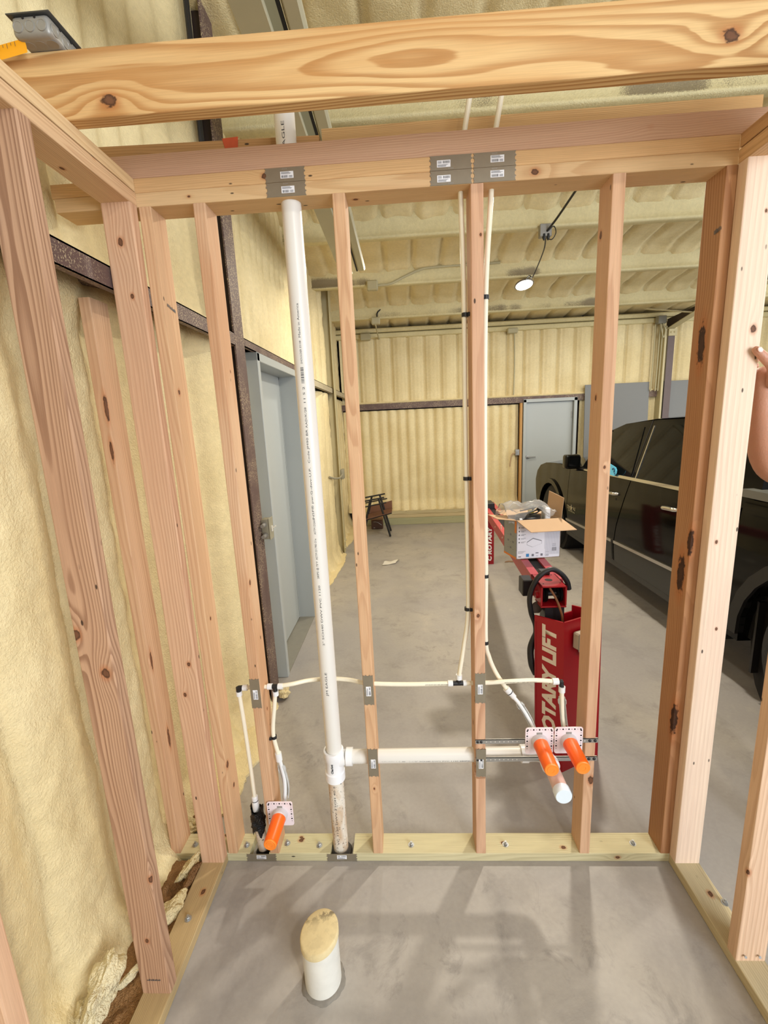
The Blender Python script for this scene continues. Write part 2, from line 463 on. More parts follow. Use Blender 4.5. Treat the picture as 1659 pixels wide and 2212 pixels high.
M_REDD = mat('dull_red_paint', srgb(172, 56, 62), 0.42, noise=0.1, nscale=12)
M_LETTER = mat('beige_lettering', srgb(214, 200, 178), 0.5)
M_LETTERW = mat('white_lettering', srgb(236, 232, 230), 0.5)
M_DOOR = mat('grey_door_paint', srgb(172, 177, 175), 0.4, noise=0.03, nscale=3)
M_CARD = mat('cardboard', srgb(180, 148, 114), 0.8, noise=0.06, nscale=14)
M_CARDW = mat('white_printed_card', srgb(234, 236, 244), 0.6)
M_CARDG = mat('grey_printed_card', srgb(150, 152, 148), 0.6)

# ================================================================== SETTING
def sheet(name, P, dark, m, parent=None, closed=False):
    """P: (n,m,3) array of points -> smooth quad sheet with a 'dark' overspray attribute"""
    n, k, _ = P.shape
    idx = np.arange(n * k).reshape(n, k)
    f = np.stack([idx[:-1, :-1], idx[1:, :-1], idx[1:, 1:], idx[:-1, 1:]], -1).reshape(-1, 4)
    me = bpy.data.meshes.new(name); me.from_pydata(P.reshape(-1, 3).tolist(), [], f.tolist())
    a = me.attributes.new('dark', 'FLOAT', 'POINT'); a.data.foreach_set('value', np.asarray(dark, np.float32).reshape(-1))
    for p in me.polygons: p.use_smooth = True
    return obj(name, me, m, parent)

# ---- floor
bm = BM(); box(bm, (-1.6, -5.0, -0.15), (7.0, 6.6, 0.0))
floor = struct('floor', bm, M_CONC)

# ---- left outside wall: spray foam between steel girts
def left_foam(y0, y1, z0, z1, xbase, seed, ribs=0.055, step=0.014, flare=0.0, ribw=0.305):
    ys = np.arange(y0, y1 + 1e-6, step); zs = np.arange(z0, z1 + 1e-6, step * 1.3)
    Y, Z = np.meshgrid(ys, zs, indexing='ij')
    rib = np.abs(((Y / ribw + 0.25 * fbm(Y * 1.2, Z * 0.6, seed + 5)) % 1.0) - 0.5) * 2
    x = xbase - ribs * 0.6 * np.exp(-(rib / 0.33) ** 2) + ribs * 0.4 * fbm(Y * 3.3, Z * 1.1, seed) + 0.020 * (fbm(Y * 14, Z * 9, seed + 3) - 0.5)
    x += 0.010 * (fbm(Y * 45, Z * 30, seed + 7, 3) - 0.5)
    if flare > 0:
        t = np.clip(1 - Z / 0.16, 0, 1); x += flare * t ** 1.6 * (0.5 + 0.9 * fbm(Y * 9, Z * 4 + 3, seed + 11)) + 0.035 * np.clip(1 - Z / 0.3, 0, 1) * (fbm(Y * 22, Z * 22, seed + 13) - .45)
    return Y, Z, x
Y, Z, xw = left_foam(-3.2, 1.035, 0.0, 3.95, -1.288, 21, flare=0.085)
hump = np.exp(-((Z - 2.17) / 0.07) ** 2) * 0.04
up_ = np.clip((Z - 2.22) / 0.25, 0, 1)
xw = -1.288 + (xw + 1.288) * (1 - 0.72 * up_) + up_ * 0.012 * np.sin(Y * 42 + 3 * fbm(Y * 2, Z * .7, 90)) 
xw = xw + hump * (0.6 + fbm(Y * 6, Z * 4, 88)) + 0.125 * np.clip((Y - .55) / .42, 0, 1) ** 1.5
for yc, za, zb_ in ((-.185, .55, 1.75), (-.455, .10, 1.15), (-.80, .2, 1.9)):
    cl = yc + 0.03 * (fbm(Z * 2.5, Z * 0 + yc, 95) - .5) * 2 + .02 * (fbm(Z * 14, Z * 0 + yc, 97) - .5)
    xw = xw - 0.016 * np.exp(-((Y - cl) / 0.010) ** 2) * np.clip((Z - za) / .15, 0, 1) * np.clip((zb_ - Z) / .15, 0, 1) * (.4 + fbm(Z * 9, Z * 0, 99))
wall_left = sheet('wall_left', np.stack([xw, Y, Z], -1), np.zeros_like(Y), M_FOAM); wall_left['kind'] = 'structure'
# strip between the near column and the door, then the long stretch beyond the door
Y, Z, xw = left_foam(1.06, 1.34, 0.0, 2.13, -1.20, 31, ribs=0.03)
sheet('foam_panel', np.stack([xw, Y, Z], -1), np.zeros_like(Y), M_FOAM, wall_left)
Y, Z, xw = left_foam(2.36, 6.05, 0.0, 2.10, -1.175, 41, ribs=0.05, step=0.02, flare=0.06)
bul = 0.05 * np.exp(-((Y - 3.9) / 0.35) ** 2) - 0.03 * (Y > 4.5)
dk = np.exp(-((Y - 4.24) / 0.05) ** 2) * np.clip(fbm(Z * 3, Y * 0 + 2, 9) * 3.0 - 0.9, 0, 1)
sheet('foam_panel', np.stack([xw + bul, Y, Z], -1), dk, M_FOAM, wall_left)
Y, Z, xw = left_foam(1.06, 6.05, 2.14, 3.95, -1.24, 51, ribs=0.05, step=0.02, ribw=0.152)
bul = 0.10 * np.exp(-((Y - 4.1) / 0.25) ** 2)
sheet('foam_panel', np.stack([xw + bul, Y, Z], -1), np.exp(-((Y - 4.20) / 0.07) ** 2) * np.clip(fbm(Z * 3 + 7, Y * 0, 19) * 3.2 - 0.9, 0, 1), M_FOAM, wall_left)
bm = BM(); box(bm, (-1.47, -3.4, 0.0), (-1.39, 6.3, 4.0)); obj('outer_sheet', bm, M_DKSTEEL, wall_left)

def girt(y0, y1, z, m, h=0.068, lbl=None):
    bm = BM()
    box(bm, (-1.104, y0, z - h), (-1.099, y1, z)); box(bm, (-1.34, y0, z - 0.005), (-1.099, y1, z)); box(bm, (-1.122, y0, z - h), (-1.099, y1, z - h + 0.005))
    o = obj('girt', bm, m, wall_left)
    if lbl: o['label'] = lbl
    return o
girt(-3.2, 0.985, 2.208, M_STEEL, 0.068, 'brown speckled steel girt behind the studs')
girt(1.12, 2.36, 2.205, M_STEEL, 0.046, 'brown steel girt over the side door')
girt(2.36, 6.0, 2.165, mat('oversprayed_steel', srgb(176, 164, 136), 0.6, noise=0.2, nscale=10), 0.07, 'foam dusted girt beyond the side door')
# sprayed foam lip that sits on the girt
bm = BM(); box(bm, (-1.30, -3.2, 2.208), (-1.13, 0.98, 2.222), 0.006); obj('foam_lip', bm, M_FOAM, wall_left)
def column(y0, y1, x, ztop, m, mweb, lbl):
    bm = BM(); box(bm, (x - 0.009, y0, 0.0), (x, y1, ztop), 0.001); box(bm, (x - 0.24, y0, 0.0), (x - 0.23, y1, ztop))
    o = obj('steel_column', bm, m, wall_left); o['label'] = lbl
    bm = BM(); yc = (y0 + y1) / 2; box(bm, (x - 0.23, yc - 0.004, 0.0), (x - 0.009, yc + 0.004, ztop)); obj('column_web', bm, mweb, o)
    return o
column(0.975, 1.115, -1.098, 3.9, M_STEEL, M_DKSTEEL, 'brown speckled steel column beside the side door')
M_STEELF = mat('foam_coated_steel', srgb(190, 178, 138), 0.6, noise=0.12, nscale=6)
col2 = column(4.28, 4.42, -1.07, 3.6, M_STEELF, M_STEELF, 'foam coated steel column past the side door')
bm = BM()
for z in (0.07, 0.16):
    for y in (4.31, 4.39): lathe(bm, (-1.07, y, z), (1, 0, 0), [(0, .016), (.008, .014), (.014, .006)], 10)
obj('bolt_heads', bm, M_STEELF, col2)
# brown diagonal brace on the left wall
bm = BM(); a = Vector((-1.07, 3.05, 3.52)); b = Vector((-1.07, 4.3, 3.40)); d = (b - a).normalized()
prism(bm, [(0, -.03), ((b - a).length, -.03), ((b - a).length, .03), (0, .03)], a, d, d.cross(Vector((1, 0, 0))), (1, 0, 0), .006)
prism(bm, [(0, 0), ((b - a).length, 0), ((b - a).length, .05), (0, .05)], a, d, (-1, 0, 0), d.cross(Vector((1, 0, 0))), .006)
obj('brace', finish(bm), M_STEEL, wall_left)['label'] = 'brown steel brace high on the left wall'

# ---- side door in the left wall
def door(nm, frame_boxes, slab_lo, slab_hi, extra=None):
    bm = BM()
    for lo, hi in frame_boxes: box(bm, lo, hi, 0.003)
    d = struct(nm, bm, M_DOOR)
    bm = BM(); box(bm, slab_lo, slab_hi, 0.002); s = obj('door_slab', bm, M_DOOR, d)
    return d
door_1 = door('door_1', [((-1.26, 1.318, 0), (-1.095, 1.362, 2.16)), ((-1.26, 2.293, 0), (-1.095, 2.345, 2.16)), ((-1.26, 1.318, 2.11), (-1.095, 2.345, 2.162)),
                         ((-1.262, 1.34, 0), (-1.235, 1.38, 2.12)), ((-1.262, 2.275, 0), (-1.235, 2.30, 2.12)), ((-1.262, 1.34, 2.09), (-1.235, 2.30, 2.12))],
              (-1.275, 1.366, 0.014), (-1.232, 2.268, 2.106))
bm = BM(); box(bm, (-1.27, 1.36, 0.0), (-1.10, 2.30, 0.006)); obj('threshold', bm, mat('threshold', srgb(150, 146, 134), .5, .4, noise=.1), door_1)
bm = BM(); box(bm, (-1.236, 1.37, 1.03), (-1.225, 1.40, 1.12)); obj('latch_plate', bm, M_ZINC, door_1)
bm = BM(); box(bm, (-1.29, 2.267, 0.0), (-1.2335, 2.276, 2.10)); obj('door_gap', bm, M_HOLE, door_1)

# ---- far wall
Z0 = 6.0
def far_foam(x0, x1, z0, z1, seed, gdepth, ribw, ph):
    xs = np.arange(x0, x1, 0.02); zs = np.arange(z0, z1 + 1e-6, 0.03)
    A, B = np.meshgrid(xs, zs, indexing='ij')
    r = ((A + ph) / ribw) % 1.0; d = np.minimum(r, 1 - r) * ribw
    y = Z0 + gdepth * np.exp(-(d / 0.018) ** 2) - 0.02 * fbm(A * 4, B * 1.5, seed) - 0.012 * (np.abs(r - 0.5) < 0.18) + 0.012 * (fbm(A * 18, B * 18, seed + 4) - 0.5)
    lo = np.clip(1 - (B - z0) / 0.18, 0, 1) if z0 < 0.5 else 0
    y = y - lo * 0.10 * (0.3 + fbm(A * 9, B * 11, seed + 8)) 
    return A, B, y
A, B_, y = far_foam(-1.2, 1.67, 0.22, 1.925, 61, 0.035, 0.152, 0.02)
wall_back = sheet('wall_back', np.stack([A, y, B_], -1), np.zeros_like(A), M_FOAM); wall_back['kind'] = 'structure'
A, B_, y = far_foam(2.62, 7.0, 0.0, 1.925, 63, 0.035, 0.29, 0.02)
sheet('foam_panel', np.stack([A, y, B_], -1), np.zeros_like(A), M_FOAM, wall_back)
A, B_, y = far_foam(-1.2, 7.0, 2.01, 3.05, 65, 0.05, 0.262, 0.11)
sheet('foam_panel', np.stack([A, y, B_], -1), np.zeros_like(A), M_FOAM, wall_back)
bm = BM(); box(bm, (-1.3, 5.94, 1.918), (3.82, 5.95, 2.012)); box(bm, (-1.3, 5.94, 2.006), (3.82, 6.1, 2.012)); obj('girt', bm, M_STEEL, wall_back)['label'] = 'brown girt across the far wall'
bm = BM(); box(bm, (-1.3, 5.93, 2.012), (3.8, 6.05, 2.04), 0.012); obj('foam_lip', bm, M_FOAM, wall_back)
bm = BM(); box(bm, (-1.3, 5.925, 3.02), (7.0, 6.06, 3.09), 0.012); box(bm, (-1.3, 5.89, 3.10), (7.0, 6.06, 3.16), 0.015); obj('eave_strut', bm, M_FOAMC, wall_back)['label'] = 'foam coated eave strut along the top of the far wall'
bm = BM(); box(bm, (-1.4, 6.2, 0), (7.0, 6.3, 3.4)); obj('outer_sheet', bm, M_DKSTEEL, wall_back)
for k, (z0, z1, y0, c) in enumerate(((0.0, 0.118, 5.86, ((176, 172, 132), (140, 142, 104), (160, 162, 124))), (0.118, 0.172, 5.872, ((206, 186, 140), (170, 140, 96), (196, 170, 130))), (0.172, 0.235, 5.885, ((200, 184, 140), (160, 136, 96), (186, 168, 128))))):
    board(wall_back, 'base_board', (-1.05, (y0 + 6.02) / 2, (z0 + z1) / 2), (1.66, (y0 + 6.02) / 2, (z0 + z1) / 2), (0, 1, 0), 6.02 - y0, z1 - z0 - 0.002, lumber(*c, length=2.7))
board(wall_back, 'shim_board', (1.685, 5.955, 0), (1.685, 5.955, 1.915), (1, 0, 0), 0.036, 0.07, lumber((206, 150, 84), (170, 110, 50), (200, 140, 80)), label='orange wood strip beside the far door')
# column and rafter at the right of the far wall
bm = BM(); box(bm, (3.80, 5.84, 0), (3.83, 5.98, 2.95)); box(bm, (3.80, 5.90, 0), (3.95, 5.98, 2.95)); fc = obj('steel_column', bm, M_STEELF, wall_back); fc['label'] = 'foam dusted steel column at the far wall'
bm = BM(); box(bm, (3.845, 5.83, 0), (3.945, 5.838, 2.80), 0.001); obj('column_flange', bm, mat('purple_primed_steel', srgb(100, 86, 84), .6, noise=.12, nscale=12), fc)
bm = BM(); box(bm, (3.84, 5.81, 2.80), (3.96, 5.83, 2.90), .002); obj('splice_plate', bm, M_STEELF, fc)
bm = BM()
for x in (3.875, 3.925): lathe(bm, (x, 5.81, 2.85), (0, -1, 0), [(0, .014), (.006, .014), (.012, .007)], 8)
obj('bolt_heads', bm, M_STEELF, fc)

# ---- roof
def roof_z(y): return 3.02 + 0.09 * (6.0 - y)
PUR = [5.02, 3.895, 2.856, 1.507, 0.2]
xs = np.arange(-1.36, 7.0, 0.03); ys = np.arange(-0.6, 6.2, 0.03)
A, B_ = np.meshgrid(xs, ys, indexing='ij')
r = ((A + 0.05 + 0.03 * fbm(A * 0 + 3, B_ * 0.8, 5)) / 0.305) % 1.0; d = np.minimum(r, 1 - r) * 0.305
zz = roof_z(B_) + 0.20 + 0.035 * np.exp(-(d / 0.022) ** 2) - 0.03 * fbm(A * 4.5, B_ * 1.6, 71) - 0.02 * (fbm(A * 16, B_ * 10, 73) - 0.5)
for p in PUR:
    zz -= 0.055 * np.exp(-((B_ - p) / 0.09) ** 2) * (0.6 + 0.8 * fbm(A * 5, B_ * 3, 75))
ceiling = sheet('ceiling', np.stack([A, B_, zz], -1)[:, ::-1], np.zeros_like(A), M_FOAM); ceiling['kind'] = 'structure'
bm = BM(); box(bm, (-1.5, -0.7, 4.0), (7.1, 6.4, 4.1)); obj('roof_sheet', bm, M_DKSTEEL, ceiling)
def purlin(yc, seed):
    zb = roof_z(yc); xs = np.arange(-1.3, 7.0, 0.05)
    prof = [(-.075, .200), (-.03, .165), (-.016, .12), (-.012, .06), (-.012, .022), (-.016, .018), (-.016, .0), (.0, -.004), (.062, -.004), (.066, .002), (.066, .016), (.03, .02), (.02, .05), (.024, .13), (.05, .175), (.09, .2)]
    P = np.zeros((len(xs), len(prof), 3)); D = np.zeros((len(xs), len(prof)))
    blot = np.clip(fbm(xs * 1.6, xs * 0 + seed, 91 + seed) * 3.2 - 1.45, 0, 1)
    for j, (a, b) in enumerate(prof):
        wob = 0.012 * (fbm(xs * 7, xs * 0 + j * .35, seed) - 0.5) + (0.02 * (fbm(xs * 3, xs * 0 + j, seed + 9) - .5) if b > .15 else 0)
        P[:, j, 0] = xs; P[:, j, 1] = yc + a + wob * .6; P[:, j, 2] = zb + b + wob * .5
        D[:, j] = blot * (1.0 if j in (3, 4, 5) else 0.35 if j in (2, 6) else 0)
    return sheet('purlin', P, D, M_FOAMC, ceiling)
for k, p in enumerate(PUR[:4]): purlin(p, k + 1)
# end rafter on the left and main rafter on the right
M_RAFT = mat('grey_coated_steel', srgb(178, 172, 144), .6, noise=.1, nscale=5)
bm = BM(); box(bm, (-.745, -0.6, 3.04), (-.635, 2.9, 3.052), .003); box(bm, (-.694, -0.6, 3.05), (-.684, 2.9, 3.24)); rf = obj('rafter', bm, M_RAFT, ceiling); rf['label'] = 'foam coated rafter near the left wall'
bm = BM(); box(bm, (-.745, -0.6, 3.23), (-.635, 2.9, 3.24), .002); obj('rafter_flange', bm, M_RAFT, rf)
bm = BM(); box(bm, (-.60, -0.6, 3.06), (-.588, 2.9, 3.072)); obj('cable', bm, M_HOLE, rf)  # black strip stands in for the shadowed gap beside the rafter, not a cable
bm = BM(); box(bm, (-.585, -0.6, 3.06), (-.52, 2.9, 3.10), .01); obj('conduit_tray', bm, M_RAFT, rf)
bm = BM()
prism(bm, [(5.94, 2.90), (5.2, 3.02), (1.0, 3.12), (1.0, 3.30), (5.94, 3.06)], (3.87, 0, 0), (0, 1, 0), (0, 0, 1), (1, 0, 0), .008)
rr = obj('rafter', finish(bm), M_DKSTEEL, ceiling); rr['label'] = 'tapered brown rafter meeting the far column'
bm = BM()
for (ya, za), (yb, zb_) in (((5.94, 2.885), (5.2, 3.01)), ((5.2, 3.01), (1.0, 3.12))):
    d = Vector((0, yb - ya, zb_ - za)); prism(bm, [(0, -.055), (d.length, -.055), (d.length, .055), (0, .055)], (3.874, ya, za), d.normalized(), (1, 0, 0), (0, 0, 1), .01)
obj('rafter_flange', finish(bm), M_STEELF, rr)
bm = BM()
for k in (0, .07): prism(bm, [(0, -.025), (1.25, -.025), (1.25, .025), (0, .025)], (3.30, 5.55 - k, 3.15 - k * .3), Vector((.53, -.2, -.12)).normalized() , (0, 1, 0), (0, 0, 1), .006)
obj('flange_brace', finish(bm), M_STEELF, ceiling)

# ---- far door
FW = [((1.716, 5.91, 0), (1.762, 6.05, 1.965)), ((2.512, 5.91, 0), (2.562, 6.05, 1.968)), ((1.716, 5.91, 1.918), (2.562, 6.05, 1.97)), ((1.75, 5.985, 0), (1.775, 6.0, 1.93)), ((2.50, 5.985, 0), (2.52, 6.0, 1.93)), ((1.75, 5.985, 1.905), (2.52, 6.0, 1.93))]
door_2 = door('door_2', FW, (1.766, 5.96, 0.012), (2.506, 6.0, 1.912))
bm = BM(); lathe(bm, (1.805, 5.96, 1.045), (0, -1, 0), [(0, .032), (.012, .03), (.014, .012), (.05, .012)], 20)
box(bm, (1.795, 5.905, 1.034), (1.925, 5.92, 1.056), .005); obj('lever_handle', bm, M_ZINC, door_2)
bm = BM()
for z in (.3, 1.0, 1.7): cyl(bm, (2.492, 5.955, z - .05), (2.492, 5.955, z + .05), .007)
obj('hinges', bm, M_ZINC, door_2)
# right-hand end of the garage, outside the frame
bm = BM(); box(bm, (7.0, 4.4, 0), (7.1, 6.3, 4.0)); box(bm, (7.0, -1.0, 3.35), (7.1, 4.4, 4.0)); struct('wall_right', bm, M_FOAM)

# ================================================================== FRAMED WALLS
T, Wd, H = 0.038, 0.089, 2.373
XL, XR = -1.0061, 0.725
TREAT = ((206, 194, 152), (170, 156, 114), (186, 182, 142))
back_wall = thing('stud_wall', 'open stud wall facing the camera with drain pipe and water lines run through it', 'stud wall', (0, 0, 0))
left_wall = thing('stud_wall', 'open stud wall standing along the foam on the left', 'stud wall', (-1.05, -1, 0))
right_wall = thing('stud_wall', 'pale open stud wall a hand holds', 'stud wall', (0.77, -1, 0))

def vstud(parent, xb, xt, y0, y1, m, z0=T, z1=H, label=None, tx=T, axis='x', warp=0.0):
    """stud standing at (xb..xt, centre) ; y0/y1 give the front/back faces at the foot"""
    yc = (y0 + y1) / 2
    return board(parent, 'stud', (xb, yc, z0), (xt, yc, z1), (1, 0, 0), tx, abs(y1 - y0), m, label=label, warp=warp)

K4 = lambda *k: list(k)
sA = vstud(back_wall, -.8128, -.819, 0, Wd, lumber((218, 172, 134), (190, 128, 88), (196, 128, 80), K4((.019, -.03, 1.14, .013), (.019, .01, 1.86, .006), (.019, .0, .62, .008), (9, 9, 9, .01))), label='stud with an orange rough edge and one dark knot')
sB = vstud(back_wall, -.397, -.402, 0, Wd, lumber((216, 166, 124), (184, 122, 80), (210, 160, 120), K4((.0, -.045, .3, .006), (9, 9, 9, .01)), freq=420, pith=(.0, .06, 0.0), specks=.2), label='clear fine grained stud')
sC = vstud(back_wall, .008, .0, 0, Wd, lumber((216, 164, 130), (178, 116, 82), (206, 152, 124), K4((-.005, -.045, 1.0, .010), (.012, -.045, .72, .008), (-.019, .0, .55, .012), (.01, -.045, 2.2, .006))), label='stud with the water tubes on both sides')
sD = vstud(back_wall, .4064, .402, 0, Wd, lumber((220, 170, 134), (190, 132, 94), (206, 150, 122), K4((.01, -.044, .33, .022), (-.019, .02, 2.2, .014), (-.019, -.0, 1.72, .012), (.0, -.045, 1.5, .007))), label='stud with a knotty foot right of the orange sleeves')
sE = vstud(back_wall, .7116, .714, 0, Wd, lumber((190, 132, 88), (152, 92, 54), (176, 112, 70), K4((-.020, -.006, 1.86, .030), (-.020, -.010, 1.12, .034), (-.020, -.042, 1.24, .022), (-.020, -.044, .58, .030)), specks=.3, stretch=.26, kdark=.85), label='brown end stud with dark resin knots')
sF = vstud(back_wall, -.9835, -.9845, 0, Wd, lumber((218, 170, 126), (190, 128, 84), (206, 152, 112), K4((.019, -.02, 1.80, .012), (.019, -.01, 1.0, .008), (.019, -.03, .40, .018), (.019, .0, .28, .012))), label='stud doubled against the left corner')
sS = vstud(back_wall, -1.2185, -1.2175, 0, Wd, lumber((212, 164, 126), (184, 124, 86), (196, 140, 100), K4((.01, -.045, 1.62, .010), (.015, -.045, 1.76, .012), (.019, .0, .5, .012), (.019, -.03, .85, .01)), stretch=.16), z1=2.135, label='short stud behind the corner under the girt')

lowp = board(back_wall, 'top_plate', (-1.256, Wd / 2, H + T / 2), (XR, Wd / 2, H + T / 2), (0, 0, 1), T, Wd, lumber((222, 180, 128), (196, 140, 84), (212, 164, 118), K4((-.0, .045, .41, .006), (.0, .045, 1.2, .008), (-.019, .0, .9, .010), (0, .045, 1.42, .014)), length=1.98), bevel=.002, label='lower top plate')
upp = board(back_wall, 'top_plate', (-1.262, Wd / 2, H + T * 1.5), (XR, Wd / 2, H + T * 1.5), (0, 0, 1), T, Wd, lumber((226, 178, 122), (204, 146, 88), (220, 168, 110), K4((.0, .045, .65, .014), (9, 9, 9, .01)), freq=300, length=1.98), bevel=.002, label='upper top plate')
board(back_wall, 'ledger_strip', (-1.07, .0065, H + 2 * T + .0305), (.80, .0065, H + 2 * T + .0305), (0, 1, 0), .012, .061, lumber((212, 166, 136), (188, 130, 102), (206, 154, 126), length=1.7, freq=200), bevel=.002, label='pinkish strip set on the top plates')
board(back_wall, 'rim_board', (-1.17, .109, 2.519), (-.462, .109, 2.505), (0, 1, 0), T, .14, lumber((190, 140, 84), (150, 98, 48), (180, 122, 62), length=.6), bevel=.002, label='short brown rim board with an orange paint mark')
board(back_wall, 'rim_board', (-.452, .109, 2.521), (.838, .109, 2.521), (0, 1, 0), T, .14, lumber((206, 160, 100), (166, 112, 58), (192, 140, 80), length=1.3, freq=330), bevel=.002, label='long rim board behind the top plates')
bm = BM(); prism(bm, [(-.024, .044), (.026, .046), (.022, .012), (.010, -.004), (.004, -.03), (-.004, -.012), (-.016, .01)], (-.735, .0895, 2.54), (1, 0, 0), (0, 0, 1), (0, -1, 0), .0012)
obj('paint_mark', finish(bm), mat('orange_paint_mark', srgb(186, 74, 30), .6, noise=.2, nscale=60), back_wall)
for k, (x0, x1) in enumerate(((-1.240, -.915), (-.836, -.588), (-.497, XR))):
    board(back_wall, 'sole_plate', (x0, Wd / 2, T / 2), (x1, Wd / 2, T / 2), (0, 0, 1), T, Wd, lumber(*TREAT, freq=210, length=x1 - x0, specks=.25, knots=None if k < 2 else K4((0, .046, 1.03, .012), (.019, .0, .6, .01), (.019, .02, .83, .012), (9, 9, 9, .01))), bevel=.003, label='greenish treated sole plate')
def stamp(p, u, v, n, w_, h_, seed):
    r = random.Random(seed); bm = BM(); x = 0
    while x < w_:
        a = r.uniform(.0015, .004); hh = h_ * r.uniform(.6, 1); bm.faces.new([bm.verts.new(Vector(p) + Vector(u) * q + Vector(v) * z + Vector(n) * .0004) for q, z in ((x, 0), (x + a, 0), (x + a, hh), (x, hh))]); x += a + r.uniform(.0006, .002)
    return obj('grade_stamp', bm, M_INK, None)
attach(stamp((.6926, .024, 2.205), (0, -1, .12), (0, .1, 1), (-1, 0, 0), .032, .013, 3), back_wall)
attach(stamp((XL - .066, -.4468 - .0002, .088), (1, 0, 0), (0, 0, 1), (0, -1, 0), .038, .007, 4), left_wall)
attach(stamp((-.9645, .02, 2.10), (0, 1, -.2), (0, .1, 1), (1, 0, 0), .05, .010, 5), back_wall)
# holes bored through the timber for the pipes
PX, PY = -.5525, .045
def bore(o, p0, p1, r):
    Mi = o.matrix_world.inverted(); cut(o, [(Mi @ Vector(a), Mi @ Vector(b), q) for a, b, q in zip(p0, p1, r)])
bpy.context.view_layer.update()
for o in (lowp, upp):
    bore(o, [(PX, PY, 2.3), (-.041, .045, 2.3), (.049, .045, 2.3)], [(PX, PY, 2.6), (-.041, .045, 2.6), (.049, .045, 2.6)], [.0365, .013, .013])
for o, x, br in ((sA, -.813, False), (sB, -.4, True), (sC, .004, True)):
    P0 = [(x - .1, .045, .751)]; P1 = [(x + .1, .045, .751)]; R = [.0125]
    if br: P0.append((x - .1, .045, .445)); P1.append((x + .1, .045, .447)); R.append(.0295)
    bore(o, P0, P1, R)

# side walls
def side_plates(parent, x0, sgn, y_near, ltop):
    xc = x0 + sgn * Wd / 2
    board(parent, 'sole_plate', (xc, y_near, T / 2), (xc, -.001, T / 2), (0, 0, 1), T, Wd, lumber(*ltop[0], freq=190, length=2.2, specks=.3, knots=K4((.019, .01, 2.05, .014), (.019, -.02, 1.2, .012), (9, 9, 9, .01))), bevel=.003, label='greenish treated sole plate')
    board(parent, 'top_plate', (xc, y_near, H + T / 2), (xc, -.001, H + T / 2), (0, 0, 1), T, Wd, lumber(*ltop[1], length=2.2, specks=.2), bevel=.002, label='lower top plate')
    board(parent, 'top_plate', (xc, y_near, H + T * 1.5 + .0015), (xc, -.001, H + T * 1.5 + .0015), (0, 0, 1), T - .003, Wd, lumber(*ltop[2], length=2.2, specks=.2), bevel=.002, label='upper top plate')
side_plates(left_wall, XL, -1, -2.2, (((190, 160, 112), (150, 116, 72), (172, 146, 100)), ((228, 186, 140), (196, 140, 98), (214, 160, 120)), ((234, 196, 146), (206, 156, 104), (226, 182, 130))))
side_plates(right_wall, XR, 1, -2.2, (((206, 188, 150), (170, 150, 108), (190, 176, 140)), ((224, 178, 130), (190, 136, 92), (210, 160, 116)), ((206, 156, 110), (170, 116, 74), (196, 146, 100))))
def sstud(parent, xc, yb, yt, m, label=None, lean=0.0):
    """side-wall stud, 3.5 in. face towards the camera; yb/yt = front face at foot/top"""
    return board(parent, 'stud', (xc, yb + T / 2, T), (xc + lean, yt + T / 2, H), (0, 1, 0), T, Wd, m, label=label)
XLc = XL - Wd / 2; XRc = XR + Wd / 2
sstud(left_wall, XLc, -T - .0005, -T - .0005, lumber((218, 168, 134), (186, 126, 92), (208, 152, 118), K4((-.019, .0, 2.23, .014), (-.019, -.012, 2.08, .010), (-.019, -.02, .86, .012), (-.019, .01, .74, .010)), specks=.7), 'corner stud of the left wall')
sstud(left_wall, XLc, -.4468, -.428, lumber((198, 150, 118), (150, 102, 74), (178, 128, 98), K4((-.019, -.02, 1.07, .020), (-.019, .04, 1.18, .020), (-.019, -.045, .42, .014), (-.019, .0, .20, .010)), freq=190, pith=(.03, .05, .02), specks=.4, contrast=1.0), 'nearest left stud with a big open knot', .002)
sstud(left_wall, XLc, -.868, -.86, lumber((222, 174, 140), (194, 138, 104), (210, 160, 126)), 'left stud cut off by the frame')
sstud(left_wall, XLc, -1.27, -1.27, lumber())
sstud(right_wall, XRc, -T - .0005, -T - .0005, lumber((238, 208, 186), (212, 172, 148), (230, 194, 174), K4((-.019, -.02, 1.89, .014), (-.019, .02, 1.25, .008), (-.019, -.01, .95, .007), (-.019, -.018, 2.2, .006)), freq=70, specks=1.0, contrast=.4), 'pale corner stud dotted with nail holes')
sstud(right_wall, XRc, -.346, -.346, lumber((226, 184, 152), (190, 138, 104), (216, 168, 138), K4((-.019, -.02, .42, .014), (-.019, .045, .33, .014), (9, 9, 9, .01)), freq=90, specks=.5, contrast=.5), 'right stud cut off by the frame')
sstud(right_wall, XRc, -.75, -.75, lumber((226, 184, 152), (190, 138, 104), (216, 168, 138)))
# toe-nails at the foot of the right stud
for x in (.748, .79):
    bm = BM(); cyl(bm, (x, -.352, .062), (x, -.339, .056), .0016, seg=8); cyl(bm, (x, -.3535, .0625), (x, -.352, .062), .004, seg=10); obj('nail', bm, M_ZINC, right_wall)

JX, JY = -.019, 1
# big joist over the room and a faint second one out of frame
joist = board(None, 'ceiling_joist', (-1.20, -.241, 2.519), (0.95, -.241, 2.519), (0, 1, 0), T, .14,
              lumber((222, 182, 126), (172, 112, 54), (200, 142, 80), K4((JX, JY * -.038, .30, .024), (JX, JY * -.012, 1.71, .024), (9, 9, 9, .01)), freq=118, pith=(.075, .004, .012), specks=.10, contrast=1.0, length=2.15, seed=12.4, mute=.12, warpx=.14, warpz=.8), bevel=.003)
tag(joist, 'thick yellow pine joist with bold grain spanning across the top', 'joist')

